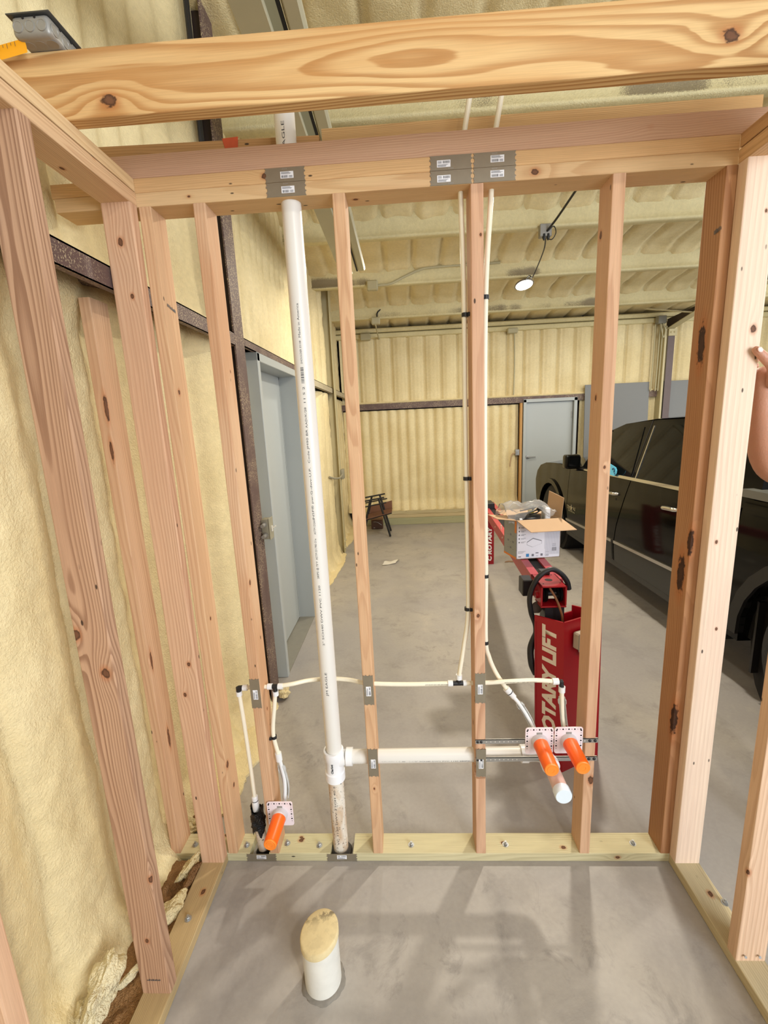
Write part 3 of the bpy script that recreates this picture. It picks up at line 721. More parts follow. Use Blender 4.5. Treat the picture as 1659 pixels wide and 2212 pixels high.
# ================================================================== PLUMBING
def wrap_text(s, r, axis_pt, z0, z1, theta, size, m, parent, bold=0.0, vertical=True):
    """print on a vertical pipe, reading upwards"""
    b = bm_from(textmesh(s, size, bold=bold))
    xs = [v.co.x for v in b.verts]; lo, hi = min(xs), max(xs); ys = [v.co.y for v in b.verts]; ym = (min(ys) + max(ys)) / 2
    for v in b.verts:
        a = (v.co.x - lo) / (hi - lo) * (z1 - z0); th = theta - (v.co.y - ym) / r
        v.co = Vector(axis_pt) + Vector((math.sin(th) * r, -math.cos(th) * r, z0 + a - axis_pt[2]))
    return obj('lettering', b, m, parent)

def stained_pvc():
    m = bpy.data.materials.new('stained_pvc'); m.use_nodes = True; nt = m.node_tree; b = nt.nodes['Principled BSDF']
    P = nt.nodes.new('ShaderNodeTexCoord').outputs['Object']
    x, y, z = xyz(nt, P)
    a = noise(nt, comb(nt, x, y, z * 0.35), 18, 4, dist=1.0); c = noise(nt, P, 120, 2)
    col = mixc(nt, a.ss(0.4, 0.66) * 0.8, srgb(226, 218, 202), srgb(188, 152, 110))
    col = mixc(nt, c.ss(0.62, 0.70) * 0.9, col, srgb(60, 50, 42))
    nt.links.new(col, b.inputs['Base Color']); b.inputs['Roughness'].default_value = 0.55
    return m
M_STAIN = stained_pvc()
ax = (PX, PY, 0)
drain = thing('drain_pipe', 'tall white plastic vent and drain stack with a tee and capped side branch', 'pipe', (PX, PY, 0))
bm = BM(); cyl(bm, (PX + .002, PY, .455), (PX, PY, 2.72), .0302, seg=40); obj('stack_pipe', bm, M_PVC, drain, True)
bm = BM(); cyl(bm, (PX, PY, 0.0), (PX, PY, .375), .0302, seg=40); obj('lower_pipe', bm, M_STAIN, drain, True)['label'] = 'stained lower length of pipe'
bm = BM(); cyl(bm, (PX, PY, 0.0), (PX, PY, .02), .046, .034, seg=28); obj('mortar_collar', bm, mat('dark_mortar', srgb(74, 70, 66), .9, noise=.3, nscale=60), drain, True)
bm = BM()
lathe(bm, (PX, PY, .348), (0, 0, 1), [(0, .0315), (.0, .0385), (.034, .0385), (.038, .035), (.088, .035), (.094, .0385), (.128, .0385), (.1285, .031), (.12, .0305)], 40)
tube(bm, [(PX, PY, .408), (PX + .02, PY, .432), (PX + .048, PY, .443)], .0285, seg=24)
lathe(bm, (PX + .046, PY, .443), (1, 0, 0), [(0, .028), (.003, .0335), (.027, .0335), (.0275, .027), (.022, .0265)], 32)
obj('tee_fitting', finish(bm), M_PVCFIT, drain, True)
bm = BM(); cyl(bm, (PX + .06, PY, .443), (.178, PY, .448), .0262, seg=32); obj('branch_pipe', bm, M_PVC, drain, True)
bm = BM()
lathe(bm, (.166, PY, .448), (1, 0, 0), [(0, .027), (.0, .0325), (.026, .0325), (.028, .0285), (.034, .0285)], 32)
tube(bm, [(.19, PY, .448), (.225, PY, .448), (.250, PY - .010, .449), (.258, PY - .035, .45), (.258, PY - .05, .45)], .0285, seg=28)
lathe(bm, (.258, PY - .042, .45), (0, -1, 0), [(0, .0285), (.003, .033), (.027, .033), (.0275, .027)], 32)
obj('elbow_fitting', finish(bm), M_PVCFIT, drain, True)
bm = BM(); cyl(bm, (.258, PY - .06, .45), (.258, -.150, .45), .0258, seg=32); obj('stub_pipe', bm, mat('pinkish_pvc', srgb(222, 190, 176), .35), drain, True)['label'] = 'stub pipe pointing into the room'
bm = BM(); lathe(bm, (.258, -.128, .45), (0, -1, 0), [(0, .0268), (0, .0285), (.026, .0285), (.0295, .0265)], 36); obj('end_cap', bm, M_CAPW, drain, True)['label'] = 'white cap'
for s, z0, z1, sz in (('JM EAGLE', .726, .822, .011), ('2" SCH40 DWV PVC 1120', .93, 1.16, .0095), ('280PSI @ 73°F  ASTM D1785-21a', 1.185, 1.33, .0095),
                      ('ASTM D2665', 1.345, 1.40, .0095), ('NSF® pw-G-dwv-U.P.', 1.40, 1.575, .0095), ('Code JM90 BR', 1.59, 1.70, .0095), ('AAD/K/28', 1.704, 1.77, .0095), ('11 S 2', 1.785, 1.835, .0095),
                      ('SHOULDER 03108', 1.905, 1.975, .0085), ('Made in America', 1.985, 2.085, .010), ('JM EAGLE', 2.46, 2.575, .0125)):
    wrap_text(s, .0306, ax, z0, z1, .02, sz, M_INK, drain)
bm = BM()
zz = 1.846
rb = random.Random(4)
while zz < 1.895:
    h = rb.choice((.0012, .002, .0032)); 
    for k in range(4):
        t0 = -.16 + k * .08; P4 = [Vector((PX + math.sin(t) * .0306, PY - math.cos(t) * .0306, z)) for t, z in ((t0, zz), (t0 + .08, zz), (t0 + .08, zz + h), (t0, zz + h))]
        bm.faces.new([bm.verts.new(q) for q in P4])
    zz += h + rb.choice((.0014, .0022))
obj('barcode', bm, M_INK, drain)
wrap_text('Charlotte', .0355, ax, .395, .445, -.12, .012, M_INK, drain, bold=.0006)
wrap_text("VC 1120 DWV 3'SCH 40 2", .0306, ax, .06, .335, -.1, .011, M_INK, drain)
def htext(s, x0, x1, y, z, size, m, parent, bold=0, r=.0264, zc=.446, th=.35):
    b = bm_from(textmesh(s, size, bold=bold)); xs = [v.co.x for v in b.verts]; lo, hi = min(xs), max(xs)
    for v in b.verts:
        a = th - v.co.y / r; v.co = Vector((x0 + (v.co.x - lo) / (hi - lo) * (x1 - x0), y - math.cos(a) * r, z - math.sin(a) * r))
    return obj('lettering', b, m, parent)
htext('SCHEDULE 40   1-1/2" SCH40 DWV PVC 1120 280PSI', -.365, -.03, PY, .4455, .0075, M_INK, drain)
htext('PVC-DWV 1120 ASTM D2665 NSF', .03, .16, PY, .447, .0075, M_INK, drain)

TR = .0079
def pex(name, pts, parent, r=TR, m=None, n=10):
    bm = BM(); tube(bm, pts, r, seg=14, n=n); return obj(name, bm, m or M_PEX, parent, True)
def fitting(parent, p0, p1, r=.0088, m=None, name='barb_fitting'):
    bm = BM(); cyl(bm, p0, p1, r, seg=18); return obj(name, bm, m or M_BLACK, parent, True)
def ring(parent, p, d, r=.0112, L=.018):
    p = Vector(p); d = Vector(d).normalized(); bm = BM(); lathe(bm, p - d * L / 2, d, [(0, .0082), (0, r), (L, r), (L, .0082)], 20); return obj('crimp_ring', bm, M_PEXW, parent, True)
zc = .751
cold = thing('cold_water_line', 'cream water tube coming down left of the middle stud and branching both ways', 'water line', (-.067, PY, zc))
pex('down_tube', [(-.005, .03, 2.66), (-.030, .04, 2.52), (-.041, .045, 2.44), (-.041, .045, 2.36), (-.034, .045, 2.1), (-.033, .045, 1.7), (-.0285, .042, 1.2), (-.030, .042, 1.02), (-.045, .045, .9), (-.062, .045, .79), (-.064, .045, .765)], cold)
pex('left_tube', [(-.082, .045, zc), (-.25, .045, zc - .001), (-.40, .048, zc + .004), (-.48, .074, zc + .004), (-.555, .0865, zc + .002), (-.63, .074, zc + .005), (-.69, .050, zc + .006), (-.742, .045, zc + .001)], cold)
pex('right_tube', [(-.05, .045, zc), (.03, .044, zc), (.10, .040, zc + .006), (.15, .040, zc + .008), (.22, .045, zc + .006), (.286, .045, zc)], cold)
fitting(cold, (-.088, .045, zc), (-.048, .045, zc)); fitting(cold, (-.066, .045, zc), (-.064, .045, zc + .018))
ring(cold, (-.096, .045, zc), (1, 0, 0)); ring(cold, (-.064, .045, zc + .026), (0, 0, 1)); ring(cold, (-.043, .045, zc), (1, 0, 0), .0105, .012)
fitting(cold, (-.77, .045, zc), (-.744, .045, zc)); fitting(cold, (-.757, .045, zc), (-.757, .045, zc - .018))
ring(cold, (-.736, .045, zc), (1, 0, 0)); ring(cold, (-.776, .045, zc), (1, 0, 0)); ring(cold, (-.757, .045, zc - .028), (0, 0, 1))
pex('stud_link_tube', [(-.765, .045, zc), (-.88, .045, zc - .002)], cold)
ring(cold, (-.872, .045, zc - .003), (1, 0, 0))
fitting(cold, (-.882, .045, zc - .003), (-.898, .045, zc - .004), .0095); fitting(cold, (-.898, .045, zc - .0), (-.898, .045, zc - .020), .0095)
ring(cold, (-.898, .045, zc - .026), (0, 0, 1))
pex('riser_tube', [(-.898, .045, zc - .02), (-.893, .045, .6), (-.888, .045, .4), (-.886, .045, .24)], cold)
bm = BM(); lathe(bm, (-.886, .045, .20), (0, 0, 1), [(0, .014), (.04, .014), (.045, .0125), (.062, .0125), (.066, .009)], 20); obj('coupling', bm, M_PEXW, cold, True)
bm = BM(); lathe(bm, (-.886, .045, .243), (0, 0, 1), [(0, .0128), (.004, .0128)], 20); obj('coupling_band', bm, M_BLACK, cold, True)
pex('sink_drop_tube', [(-.757, .045, zc - .02), (-.768, .044, .66), (-.780, .042, .58), (-.781, .042, .53), (-.772, .045, .46), (-.770, .045, .44)], cold)
ring(cold, (-.771, .045, .446), (-.05, 0, 1), .0125, .034)
fitting(cold, (-.757 + 1.061, .045, zc), (.312, .042, zc - .002)); fitting(cold, (.308, .044, zc), (.310, .042, zc - .022))
ring(cold, (.288, .045, zc), (1, 0, 0), .0118, .022); ring(cold, (.311, .042, zc - .03), (0, 0, 1), .0118, .022)
pex('vanity_drop_tube', [(.311, .042, zc - .03), (.314, .044, .66), (.318, .045, .60), (.322, .04, .565)], cold)
def sleeve(parent, pts, r=.0115):
    """split white bend guard round a drop tube"""
    bm = BM(); P = smooth_path(pts, 8); rings = []
    for i, p in enumerate(P):
        t = (P[min(i + 1, len(P) - 1)] - P[max(i - 1, 0)]).normalized(); side = t.cross(Vector((0, 1, 0))).normalized(); out = Vector((0, -1, 0))
        rr = r * (1.25 if i in (2, 3, 4) else 1.0); row = []
        for k in range(13):
            a = math.radians(-130 + 260 * k / 12); row.append(bm.verts.new(p + side * math.sin(a) * rr - out * math.cos(a) * rr))
        rings.append(row)
    for A, Bq in zip(rings, rings[1:]):
        for k in range(12): bm.faces.new((A[k], A[k + 1], Bq[k + 1], Bq[k]))
    bmesh.ops.solidify(bm, geom=bm.faces[:], thickness=.0016)
    return obj('bend_guard', bm, M_PEXW, parent, True)
sleeve(cold, [(-.767, .045, .405), (-.757, .045, .36), (-.752, .043, .31), (-.757, .036, .265)], .0125)
sleeve(cold, [(.313, .045, .685), (.318, .045, .64), (.322, .043, .60), (.326, .038, .565)], .012)
pex('bend_tube', [(-.770, .045, .44), (-.764, .045, .40), (-.757, .044, .33), (-.762, .03, .25), (-.770, .0, .232)], cold, .0075, M_PEXW)
hot = thing('hot_water_line', 'cream water tube coming down right of the middle stud and curving to the left sleeve', 'water line', (.05, PY, 1.5))
pex('down_tube', [(.085, .03, 2.66), (.060, .04, 2.52), (.049, .045, 2.44), (.049, .045, 2.36), (.034, .045, 2.1), (.0305, .045, 1.7), (.034, .043, 1.2), (.0335, .043, .93), (.048, .052, .85), (.075, .062, .78), (.118, .064, .706)], hot)
bm = BM(); d = Vector((.62, 0, -.78)); lathe(bm, Vector((.113, .064, .714)), d, [(0, .0085), (0, .0125), (.026, .0125), (.030, .0105), (.048, .0105)], 20); obj('coupling', bm, M_PEXW, hot, True)
bm = BM(); lathe(bm, Vector((.113, .064, .714)) + d * .020, d, [(0, .0127), (.0035, .0127)], 20); obj('coupling_band', bm, M_BLACK, hot, True)
pex('bend_tube', [(.128, .064, .694), (.165, .062, .645), (.20, .050, .585), (.215, .03, .555), (.22, .0, .545)], hot, .0072, M_PEXW)
sleeve(hot, [(.160, .062, .652), (.180, .058, .624), (.198, .050, .59), (.208, .038, .565)], .0115)

def prints(parent, x0, x1, z, yy=.045):   # faint print on the level tubes
    b = bm_from(textmesh('ASTM F876/F877 SDR-9 100PSI 180F POTABLE', .0055)); xs = [v.co.x for v in b.verts]; lo, hi = min(xs), max(xs)
    for v in b.verts: v.co = Vector((x0 + (v.co.x - lo) / (hi - lo) * (x1 - x0), yy - TR - .0004, z - .002 + v.co.y))
    obj('lettering', b, M_INK, parent)
prints(cold, .10, .215, zc + .007, .0395); prints(cold, -.19, -.105, zc)

# riser pipe with the black tape ball
riser = thing('riser_pipe', 'stubby stained floor riser topped with torn black tape', 'pipe', (-.876, .045, 0))
bm = BM(); cyl(bm, (-.873, .045, 0), (-.884, .045, .165), .021, .0195, seg=28); obj('pipe_sleeve', bm, M_STAIN, riser, True)
def tape_wrap():
    bm = BM(); rings = []; r0 = random.Random(3)
    for i, z in enumerate(np.linspace(.105, .215, 14)):
        row = []
        for k in range(26):
            a = 2 * math.pi * k / 26
            r = .0235 + .004 * math.sin(5 * a + i) * r0.random() + r0.uniform(-.0015, .0025) + .004 * math.exp(-((z - .15) / .03) ** 2)
            zz = z + (.018 * math.sin(a * 3 + 1) + .010 * math.sin(a * 7) if i in (0, 1) else 0) + (.012 * math.sin(a * 2 + 2) if i > 11 else 0)
            row.append(bm.verts.new((-.883 + r * math.cos(a), .045 + r * math.sin(a), zz)))
        rings.append(row)
    for A, Bq in zip(rings, rings[1:]):
        for k in range(26): bm.faces.new((A[k], A[(k + 1) % 26], Bq[(k + 1) % 26], Bq[k]))
    return bm
obj('black_tape', tape_wrap(), mat('black_tape', srgb(20, 20, 21), .25, bump=.8, bscale=160), riser, True)
bm = BM(); cyl(bm, (-.873, .045, 0.0), (-.873, .045, .016), .032, .024, seg=24); obj('mortar_collar', bm, M_HOLE, riser, True)

# slanted closet pipe in the floor
def slant_pipe():
    t = thing('floor_drain_stub', 'white pipe stub in the bare floor with a crusted slanting top', 'pipe', (-.551, -.383, 0))
    cx, cy, R = -.551, -.383, .0565
    lowc = Vector((cx, cy, 0)); seg = 48
    def ztop(x, y): return .193 + (y - cy) * .17 + (x - cx) * .20
    bm = BM(); A = []; Bv = []; C1 = []
    for k in range(seg):
        a = 2 * math.pi * k / seg; x = math.cos(a); y = math.sin(a)
        A.append(bm.verts.new((cx + R * x, cy + R * y, 0))); zt = ztop(cx + R * x, cy + R * y)
        Bv.append(bm.verts.new((cx + R * x, cy + R * y, zt - .022))); 
    for k in range(seg): j = (k + 1) % seg; bm.faces.new((A[k], A[j], Bv[j], Bv[k]))
    bm.faces.new(Bv)
    obj('pipe_wall', bm, mat('dirty_pvc', srgb(222, 219, 208), .5, noise=.1, nscale=30), t, True)
    bm = BM(); r0 = [];
    for rad, dz in ((R + .0005, -.024), (R + .003, -.023), (R + .003, -.004), (R + .001, -.001), (R - .002, 0), (R * .6, .002), (R * .25, .003)):
        r0.append([bm.verts.new((cx + rad * math.cos(2 * math.pi * k / seg), cy + rad * math.sin(2 * math.pi * k / seg), ztop(cx + rad * math.cos(2 * math.pi * k / seg), cy + rad * math.sin(2 * math.pi * k / seg)) + dz)) for k in range(seg)])
    for A, Bq in zip(r0, r0[1:]):
        for k in range(seg): j = (k + 1) % seg; bm.faces.new((A[k], A[j], Bq[j], Bq[k]))
    bm.faces.new(r0[-1])
    m = bpy.data.materials.new('crusted_cap'); m.use_nodes = True; nt = m.node_tree; b = nt.nodes['Principled BSDF']; P = nt.nodes.new('ShaderNodeTexCoord').outputs['Object']
    x, y, z = xyz(nt, P)
    n = noise(nt, P, 60, 4); n2 = noise(nt, P, 26, 5, rough=.7)
    col = mixc(nt, n, srgb(226, 208, 160), srgb(206, 186, 140))
    edge = (y + .383).ss(.005, .06)
    col = mixc(nt, n2.ss(.50, .60) * (edge * 0.9 + 0.1), col, srgb(96, 84, 66))
    nt.links.new(col, b.inputs['Base Color']); b.inputs['Roughness'].default_value = .8
    obj('crusted_cap', bm, m, t, True)['label'] = 'crusted cream cap'
    bm = BM(); rr = random.Random(5)
    lathe(bm, (cx, cy, 0), (0, 0, 1), [(0, R + .012), (.004, R + .008), (.007, R + .001)], 40)
    for v in bm.verts: v.co.x += rr.uniform(-.003, .003); v.co.y += rr.uniform(-.003, .003)
    obj('mortar_ring', bm, mat('rough_mortar', srgb(128, 122, 112), .9, noise=.25, nscale=80), t, True)
slant_pipe()

# ================================================================== STUB-OUT SLEEVES
def stub(label, px_, pz, end, tilt_deg=0):
    t = thing('pipe_sleeve', label, 'sleeve', (px_, 0, pz))
    bm = BM(); R = []
    hw, hh, r = .0505, .054, .009
    poly = []
    for cx, cy, a0 in ((hw - r, hh - r, 0), (-hw + r, hh - r, 90), (-hw + r, -hh + r, 180), (hw - r, -hh + r, 270)):
        for k in range(5):
            a = math.radians(a0 + 22.5 * k); poly.append((cx + r * math.cos(a), cy + r * math.sin(a)))
    c = Vector((px_, -.0035, pz + .001))
    prism(bm, poly, c, (1, 0, 0), (0, 0, 1), (0, -1, 0), .003)
    obj('mounting_plate', finish(bm), M_PLATEW, t)
    bm = BM()
    for k in range(9):
        q = -.042 + k * .0105; rr = .0030 if k % 2 == 0 else .0014
        for (a, b) in ((q, .047), (-.044, q), (.044, q)):
            if a != q and k in (0,): continue
            cyl(bm, (px_ + a, -.0062, pz + b), (px_ + a, -.0070, pz + b), rr, seg=10)
    hl = obj('screw_holes', bm, M_HOLE, t)
    bm = BM(); box(bm, (px_ - .010, -.0078, pz + .022), (px_ + .010, -.0062, pz + .036), .0005); obj('metal_tab', bm, M_GALV, t)
    bm = BM(); b0 = Vector((px_, -.006, pz)); e = Vector(end); d = (e - b0).normalized(); L = (e - b0).length
    lathe(bm, b0, (0, -1, 0), [(0, .030), (.004, .0295), (.016, .0285), (.022, .0268)], 32); obj('collar', bm, mat('grey_collar', srgb(214, 206, 206), .4), t, True)
    bm = BM(); lathe(bm, b0 + d * .014, d, [(0, .0262), (.004, .0272), (.02, .0262), (L - .020, .0245), (L - .017, .0238), (L - .0145, .0225)], 36); obj('orange_tube', bm, M_ORANGE, t, True)
    bm = BM(); lathe(bm, b0 + d * (L - .003), d, [(0, .0238), (.003, .0234), (.0045, .021), (.0035, .016), (.0045, .0155), (.0045, .008), (.0035, .0075)], 36); obj('end_face', bm, M_ORANGE2, t, True)
    return t
stub('orange tube on a white plate, left of the high pair above the capped drain', .219, .543, (.219, -.145, .543))
stub('orange tube on a white plate, right of the high pair beside the knotty stud', .324, .544, (.324, -.140, .546))
stub('low orange tube on a white plate over the sole plate left of the drain stack', -.770, .232, (-.775, -.132, .226))
# steel strap brackets
for z, lb in ((.539, 'upper perforated steel strap behind the paired white plates'), (.463, 'lower perforated steel strap behind the paired white plates')):
    t = thing('strap_bracket', lb, 'bracket', (.2, 0, z))
    bm = BM(); box(bm, (-.012, -.0024, z - .0085), (.432, -.0004, z + .0085)); box(bm, (-.012, -.0024, z + .0070), (.432, .004, z + .0085))
    obj('strap', bm, M_GALV, t)
    for k, x in enumerate((-.004, .009)): 
        bm = BM(); lathe(bm, (x, -.0024, z), (0, -1, 0), [(0, .0052), (.002, .0048), (.0035, .002)], 10); obj('screw', bm, M_BLACK, t)
    for k, x in enumerate((.402, .421)):
        bm = BM(); lathe(bm, (x, -.0024, z), (0, -1, 0), [(0, .0058), (.002, .0052), (.0035, .002)], 10); obj('screw', bm, M_BLACK, t)
    bm = BM()
    for k in range(8): cyl(bm, (.028 + k * .016, -.0025, z), (.028 + k * .016, -.0031, z), .0022, seg=8)
    for x in (.384,): cyl(bm, (x, -.0025, z), (x, -.0031, z), .0024, seg=8)
    obj('strap_holes', bm, mat('light_hole', srgb(206, 200, 190), .6), t)

# ================================================================== NAIL PLATES
def nail_plate(label, c, w, h, vertical=False, group=None, mirror=False, sticker_off=(0, 0), y=0.0):
    """galvanized guard with scalloped, clawed short ends; sticker with barcode"""
    t = thing('nail_plate', label, 'nail plate', (c[0], y, c[1]), group)
    L, Hh = (h, w) if vertical else (w, h)
    a = L / 2; b = Hh / 2; s = .0045
    right = [(a, -b), (a - s, -b + .25 * Hh), (a + .001, -b + .33 * Hh), (a - s * .8, -b + .42 * Hh), (a - s * .8, -b + .60 * Hh), (a + .001, -b + .70 * Hh), (a - s, -b + .80 * Hh), (a, b)]
    left = [(-p + .0006, q) for p, q in reversed(right)]
    poly = right + left
    U, V = ((0, 0, 1), (-1, 0, 0)) if vertical else ((1, 0, 0), (0, 0, 1))
    bm = BM(); prism(bm, poly, (c[0], y - .0002, c[1]), U, V, (0, -1, 0), .0014); obj('steel_plate', finish(bm), M_GALV2, t)
    su, sv = sticker_off; sw, sh = .0385, .0178
    if mirror: su = -su
    so = Vector((c[0], y - .0017, c[1])) + Vector(U) * su + Vector(V) * sv
    bm = BM(); prism(bm, [(-sw / 2, -sh / 2), (sw / 2, -sh / 2), (sw / 2, sh / 2), (-sw / 2, sh / 2)], so, U, V, (0, -1, 0), .0003); st = obj('sticker', finish(bm), M_PAPER, t)
    bm = BM(); r = random.Random(int(c[0] * 1000) + 5)
    def rect(x0, y0, x1, y1): bm.faces.new([bm.verts.new(so + Vector(U) * p + Vector(V) * q + Vector((0, -.0006, 0))) for p, q in ((x0, y0), (x1, y0), (x1, y1), (x0, y1))])
    up = -1 if mirror else 1
    x = -.016 if not mirror else -.002
    xe = x + .019
    while x < xe:
        ww = r.choice((.0005, .0008, .0012)); y0, y1 = (-.0075, -.001) if not mirror else (.0005, .007); rect(x, y0, x + ww, y1); x += ww + r.choice((.0006, .001))
    for k in range(4):
        y0 = (.002 + k * .0016) if not mirror else (-.0075 + k * .0016)
        rect(-.017, y0, -.017 + r.uniform(.022, .033), y0 + .0007)
    for k in range(3):
        y0 = -.007 + k * .002 if not mirror else .001 + k * .0022
        rect(*((.006, y0, .016, y0 + .0009) if not mirror else (-.017, y0, -.006, y0 + .0009)))
    obj('barcode_print', bm, M_INK, st)
    bm = BM()
    for k in range(4): box(bm, *[tuple(Vector((c[0], y - .0016, c[1])) + Vector(U) * (-.006 + k * .004 + q * .0008) + Vector(V) * ((b - .004) * (1 if not mirror else -1) + q * .0013) + Vector((0, -q * .0004, 0))) for q in (-1, 1)])
    for e in (-1, 1):
        for q in (-.3, .25): prism(bm, [(-.0016, 0), (.0016, .0), (0, .0035)], Vector((c[0], y - .0015, c[1])) + Vector(U) * e * (a - .003) + Vector(V) * q * Hh, U, V, (0, -1, 0), .0008)
    obj('claws', finish(bm), M_ZINC, t)
    return t
zr = (H + T * 1.5, H + T * .5); zn = ('upper', 'lower')
for k in (0, 1):
    nail_plate(zn[k] + ' steel plate with barcode sticker on the top plates above the drain stack', (-.5545, zr[k]), .119, T - .001, sticker_off=(.006, -.001))
    nail_plate(zn[k] + ' left steel plate of the four over the middle stud', (-.0745, zr[k]), .121, T - .001, mirror=True, sticker_off=(.02, -.002))
    nail_plate(zn[k] + ' right steel plate of the four over the middle stud', (.0495, zr[k]), .122, T - .001, sticker_off=(.008, .001))
for x, z, who in ((-.8165, .752, 'stud left of the drain stack where the water tube passes'), (-.3975, .758, 'clear stud right of the drain stack, at the water tube'), (.006, .758, 'middle stud at the water tube'),
                  (-.3955, .453, 'clear stud right of the drain stack, at the branch pipe'), (.008, .450, 'middle stud at the white branch pipe')):
    nail_plate('steel plate on the ' + who, (x, z), .0365, .122, vertical=True, sticker_off=(-.004, 0), y=-.0026 if (z < .5 and x > -.1) else 0)
nail_plate('low steel plate bridging the sole plate at the tape wrapped riser', (-.868, .0185), .122, .034, mirror=True, sticker_off=(.0, .003))
nail_plate('low steel plate bridging the sole plate at the drain stack', (-.5425, .0185), .122, .034, mirror=True, sticker_off=(.0, .003))

# ================================================================== TUBE CLAMPS, BOLTS
def clamp(x, z, side, label, stud_x):
    t = thing('tube_clamp', label, 'clamp', (x, .042, z), 'black clamps on the water tubes')
    bm = BM(); lathe(bm, (x, .044, z - .006), (0, 0, 1), [(0, .0078), (0, .0108), (.012, .0108), (.012, .0078)], 18)
    lo, hi = sorted((x + side * .006, stud_x)); box(bm, (lo, .030, z - .006), (hi, .036, z + .006), .001)
    obj('clip', bm, M_BLACK, t, True)
    bm = BM(); lathe(bm, ((lo + hi) / 2 + side * .003, .030, z), (0, -1, 0), [(0, .004), (.002, .0035)], 8); obj('nail_head', bm, M_BLACK, t)
for z, w_ in ((2.029, 'uppermost'), (1.514, 'middle'), (1.046, 'lowest')): clamp(-.031, z, 1, w_ + ' clamp on the tube left of the middle stud', -.015)
for z, w_ in ((2.077, 'uppermost'), (1.167, 'middle'), (.913, 'lowest')): clamp(.033, z, -1, w_ + ' clamp on the tube right of the middle stud', .026)
clamp(-.781, .535, -1, 'clamp on the short tube above the low orange sleeve', -.795)

def bolt(x, y, label, parent=None, rot=0.0):
    t = thing('anchor_bolt', label, 'bolt', (x, y, T), 'anchor bolts through the sole plates')
    bm = BM(); lathe(bm, (x, y, T - .0005), (0, 0, 1), [(0, .012), (.002, .012)], 20); obj('washer', bm, M_ZINC, t)
    bm = BM(); lathe(bm, (x, y, T + .0015), (0, 0, 1), [(0, .0075), (.007, .0078), (.008, .007)], 6); obj('nut', bm, M_ZINC, t)
    bm = BM(); cyl(bm, (x, y, T + .002), (x, y, T + .016), .0042, .0038, seg=10); obj('threaded_end', bm, M_ZINC, t)
for x, y, l in ((-1.155, .037, 'bolt on the sole plate in the corner behind the left wall'), (-.938, .035, 'bolt on the sole plate left of the tape wrapped riser'), (-.772, .043, 'bolt on the sole plate beside the low orange sleeve'), (-.638, .034, 'bolt on the sole plate just left of the drain stack'),
                (-.265, .036, 'bolt on the sole plate between the clear stud and the middle stud'), (.111, .037, 'bolt on the sole plate right of the middle stud'), (.609, .041, 'bolt on the sole plate near the brown end stud'),
                (-1.052, -.24, 'bolt on the left sole plate near the foam scraps'), (.884 - .075, -.178, 'bolt on the right sole plate')):
    bolt(x, y, l)

# ================================================================== GARAGE THINGS
def junction(nm, label, lo, hi, m, bev=.006, extra=None):
    t = thing(nm, label, 'electrical box', ((lo[0] + hi[0]) / 2, (lo[1] + hi[1]) / 2, lo[2]))
    bm = BM(); box(bm, lo, hi, bev, seg=2); obj('housing', bm, m, t, True); return t
M_BOX = mat('dusty_grey_box', srgb(150, 144, 122), .6, noise=.12, nscale=20)
sb = junction('switch_box', 'dusty grey switch box on the column by the side door', (-1.098, 1.082, 1.058), (-1.052, 1.150, 1.18), M_BOX)
bm = BM(); box(bm, (-1.052, 1.078, 1.053), (-1.046, 1.154, 1.185), .002); obj('cover_plate', bm, M_BOX, sb)
bm = BM(); box(bm, (-1.046, 1.110, 1.10), (-1.040, 1.122, 1.135)); cyl(bm, (-1.042, 1.116, 1.118), (-1.020, 1.116, 1.132), .004); cyl(bm, (-1.040, 1.10, 1.118), (-1.040, 1.132, 1.118), .003); obj('toggle', bm, mat('pale_toggle', srgb(226, 222, 210), .4), sb)
bm = BM()
for z in (1.085, 1.15): cyl(bm, (-1.075, 1.03, z), (-1.075, 1.084, z), .011); lathe(bm, (-1.075, 1.068, z), (0, 1, 0), [(0, .015), (.012, .015)], 12)
obj('conduit_stub', bm, M_GALV, sb)
sb2 = junction('outlet_box', 'small grey box on the foam coated column beyond the side door', (-1.07, 4.32, 1.0), (-1.03, 4.46, 1.13), M_BOX, .01)
bm = BM(); tube(bm, [(-1.045, 4.33, 1.07), (-1.05, 4.1, 1.05), (-1.09, 3.9, 1.07), (-1.13, 3.8, 1.10)], .012, 8); obj('cable', bm, M_BOX, sb2, True)
sb3 = junction('switch_box', 'small silver switch box beside the far grey door', (1.60, 5.93, 1.08), (1.67, 5.97, 1.18), M_GALV, .004)
bm = BM(); box(bm, (1.625, 5.918, 1.115), (1.645, 5.93, 1.145)); box(bm, (1.61, 5.927, 1.09), (1.66, 5.931, 1.17)); obj('switch_face', bm, M_ZINC, sb3)
bm = BM(); tube(bm, [(1.60, 5.95, 1.12), (1.55, 5.95, 1.10), (1.53, 5.96, 1.0), (1.52, 5.97, .9)], .008, 8); obj('cable', bm, M_CARD, sb3, True)

M_DUSTW = mat('dusty_conduit', srgb(176, 168, 134), .6, noise=.1, nscale=10)
def run(nm, label, pts, r, m, n=6):
    bm = BM(); tube(bm, pts, r, 8, n); o = obj(nm, bm, m, None, True); tag(o, label, 'conduit'); return o
c1 = thing('conduit_box', 'sprayed box and bent conduit on the second purlin from the far wall', 'electrical box', (-.48, 3.70, 3.13))
bm = BM(); box(bm, (-.56, 3.62, 3.10), (-.44, 3.70, 3.20), .012); obj('housing', bm, M_DUSTW, c1)
bm = BM(); tube(bm, [(-.44, 3.66, 3.15), (-.30, 3.66, 3.16), (-.15, 3.66, 3.22), (.02, 3.66, 3.28), (.2, 3.66, 3.30), (.9, 3.66, 3.305)], .014, 8); obj('conduit_pipe', bm, M_DUSTW, c1, True)
c2 = thing('conduit_box', 'sprayed box on the purlin nearest the far wall', 'electrical box', (-.53, 4.9, 3.03))
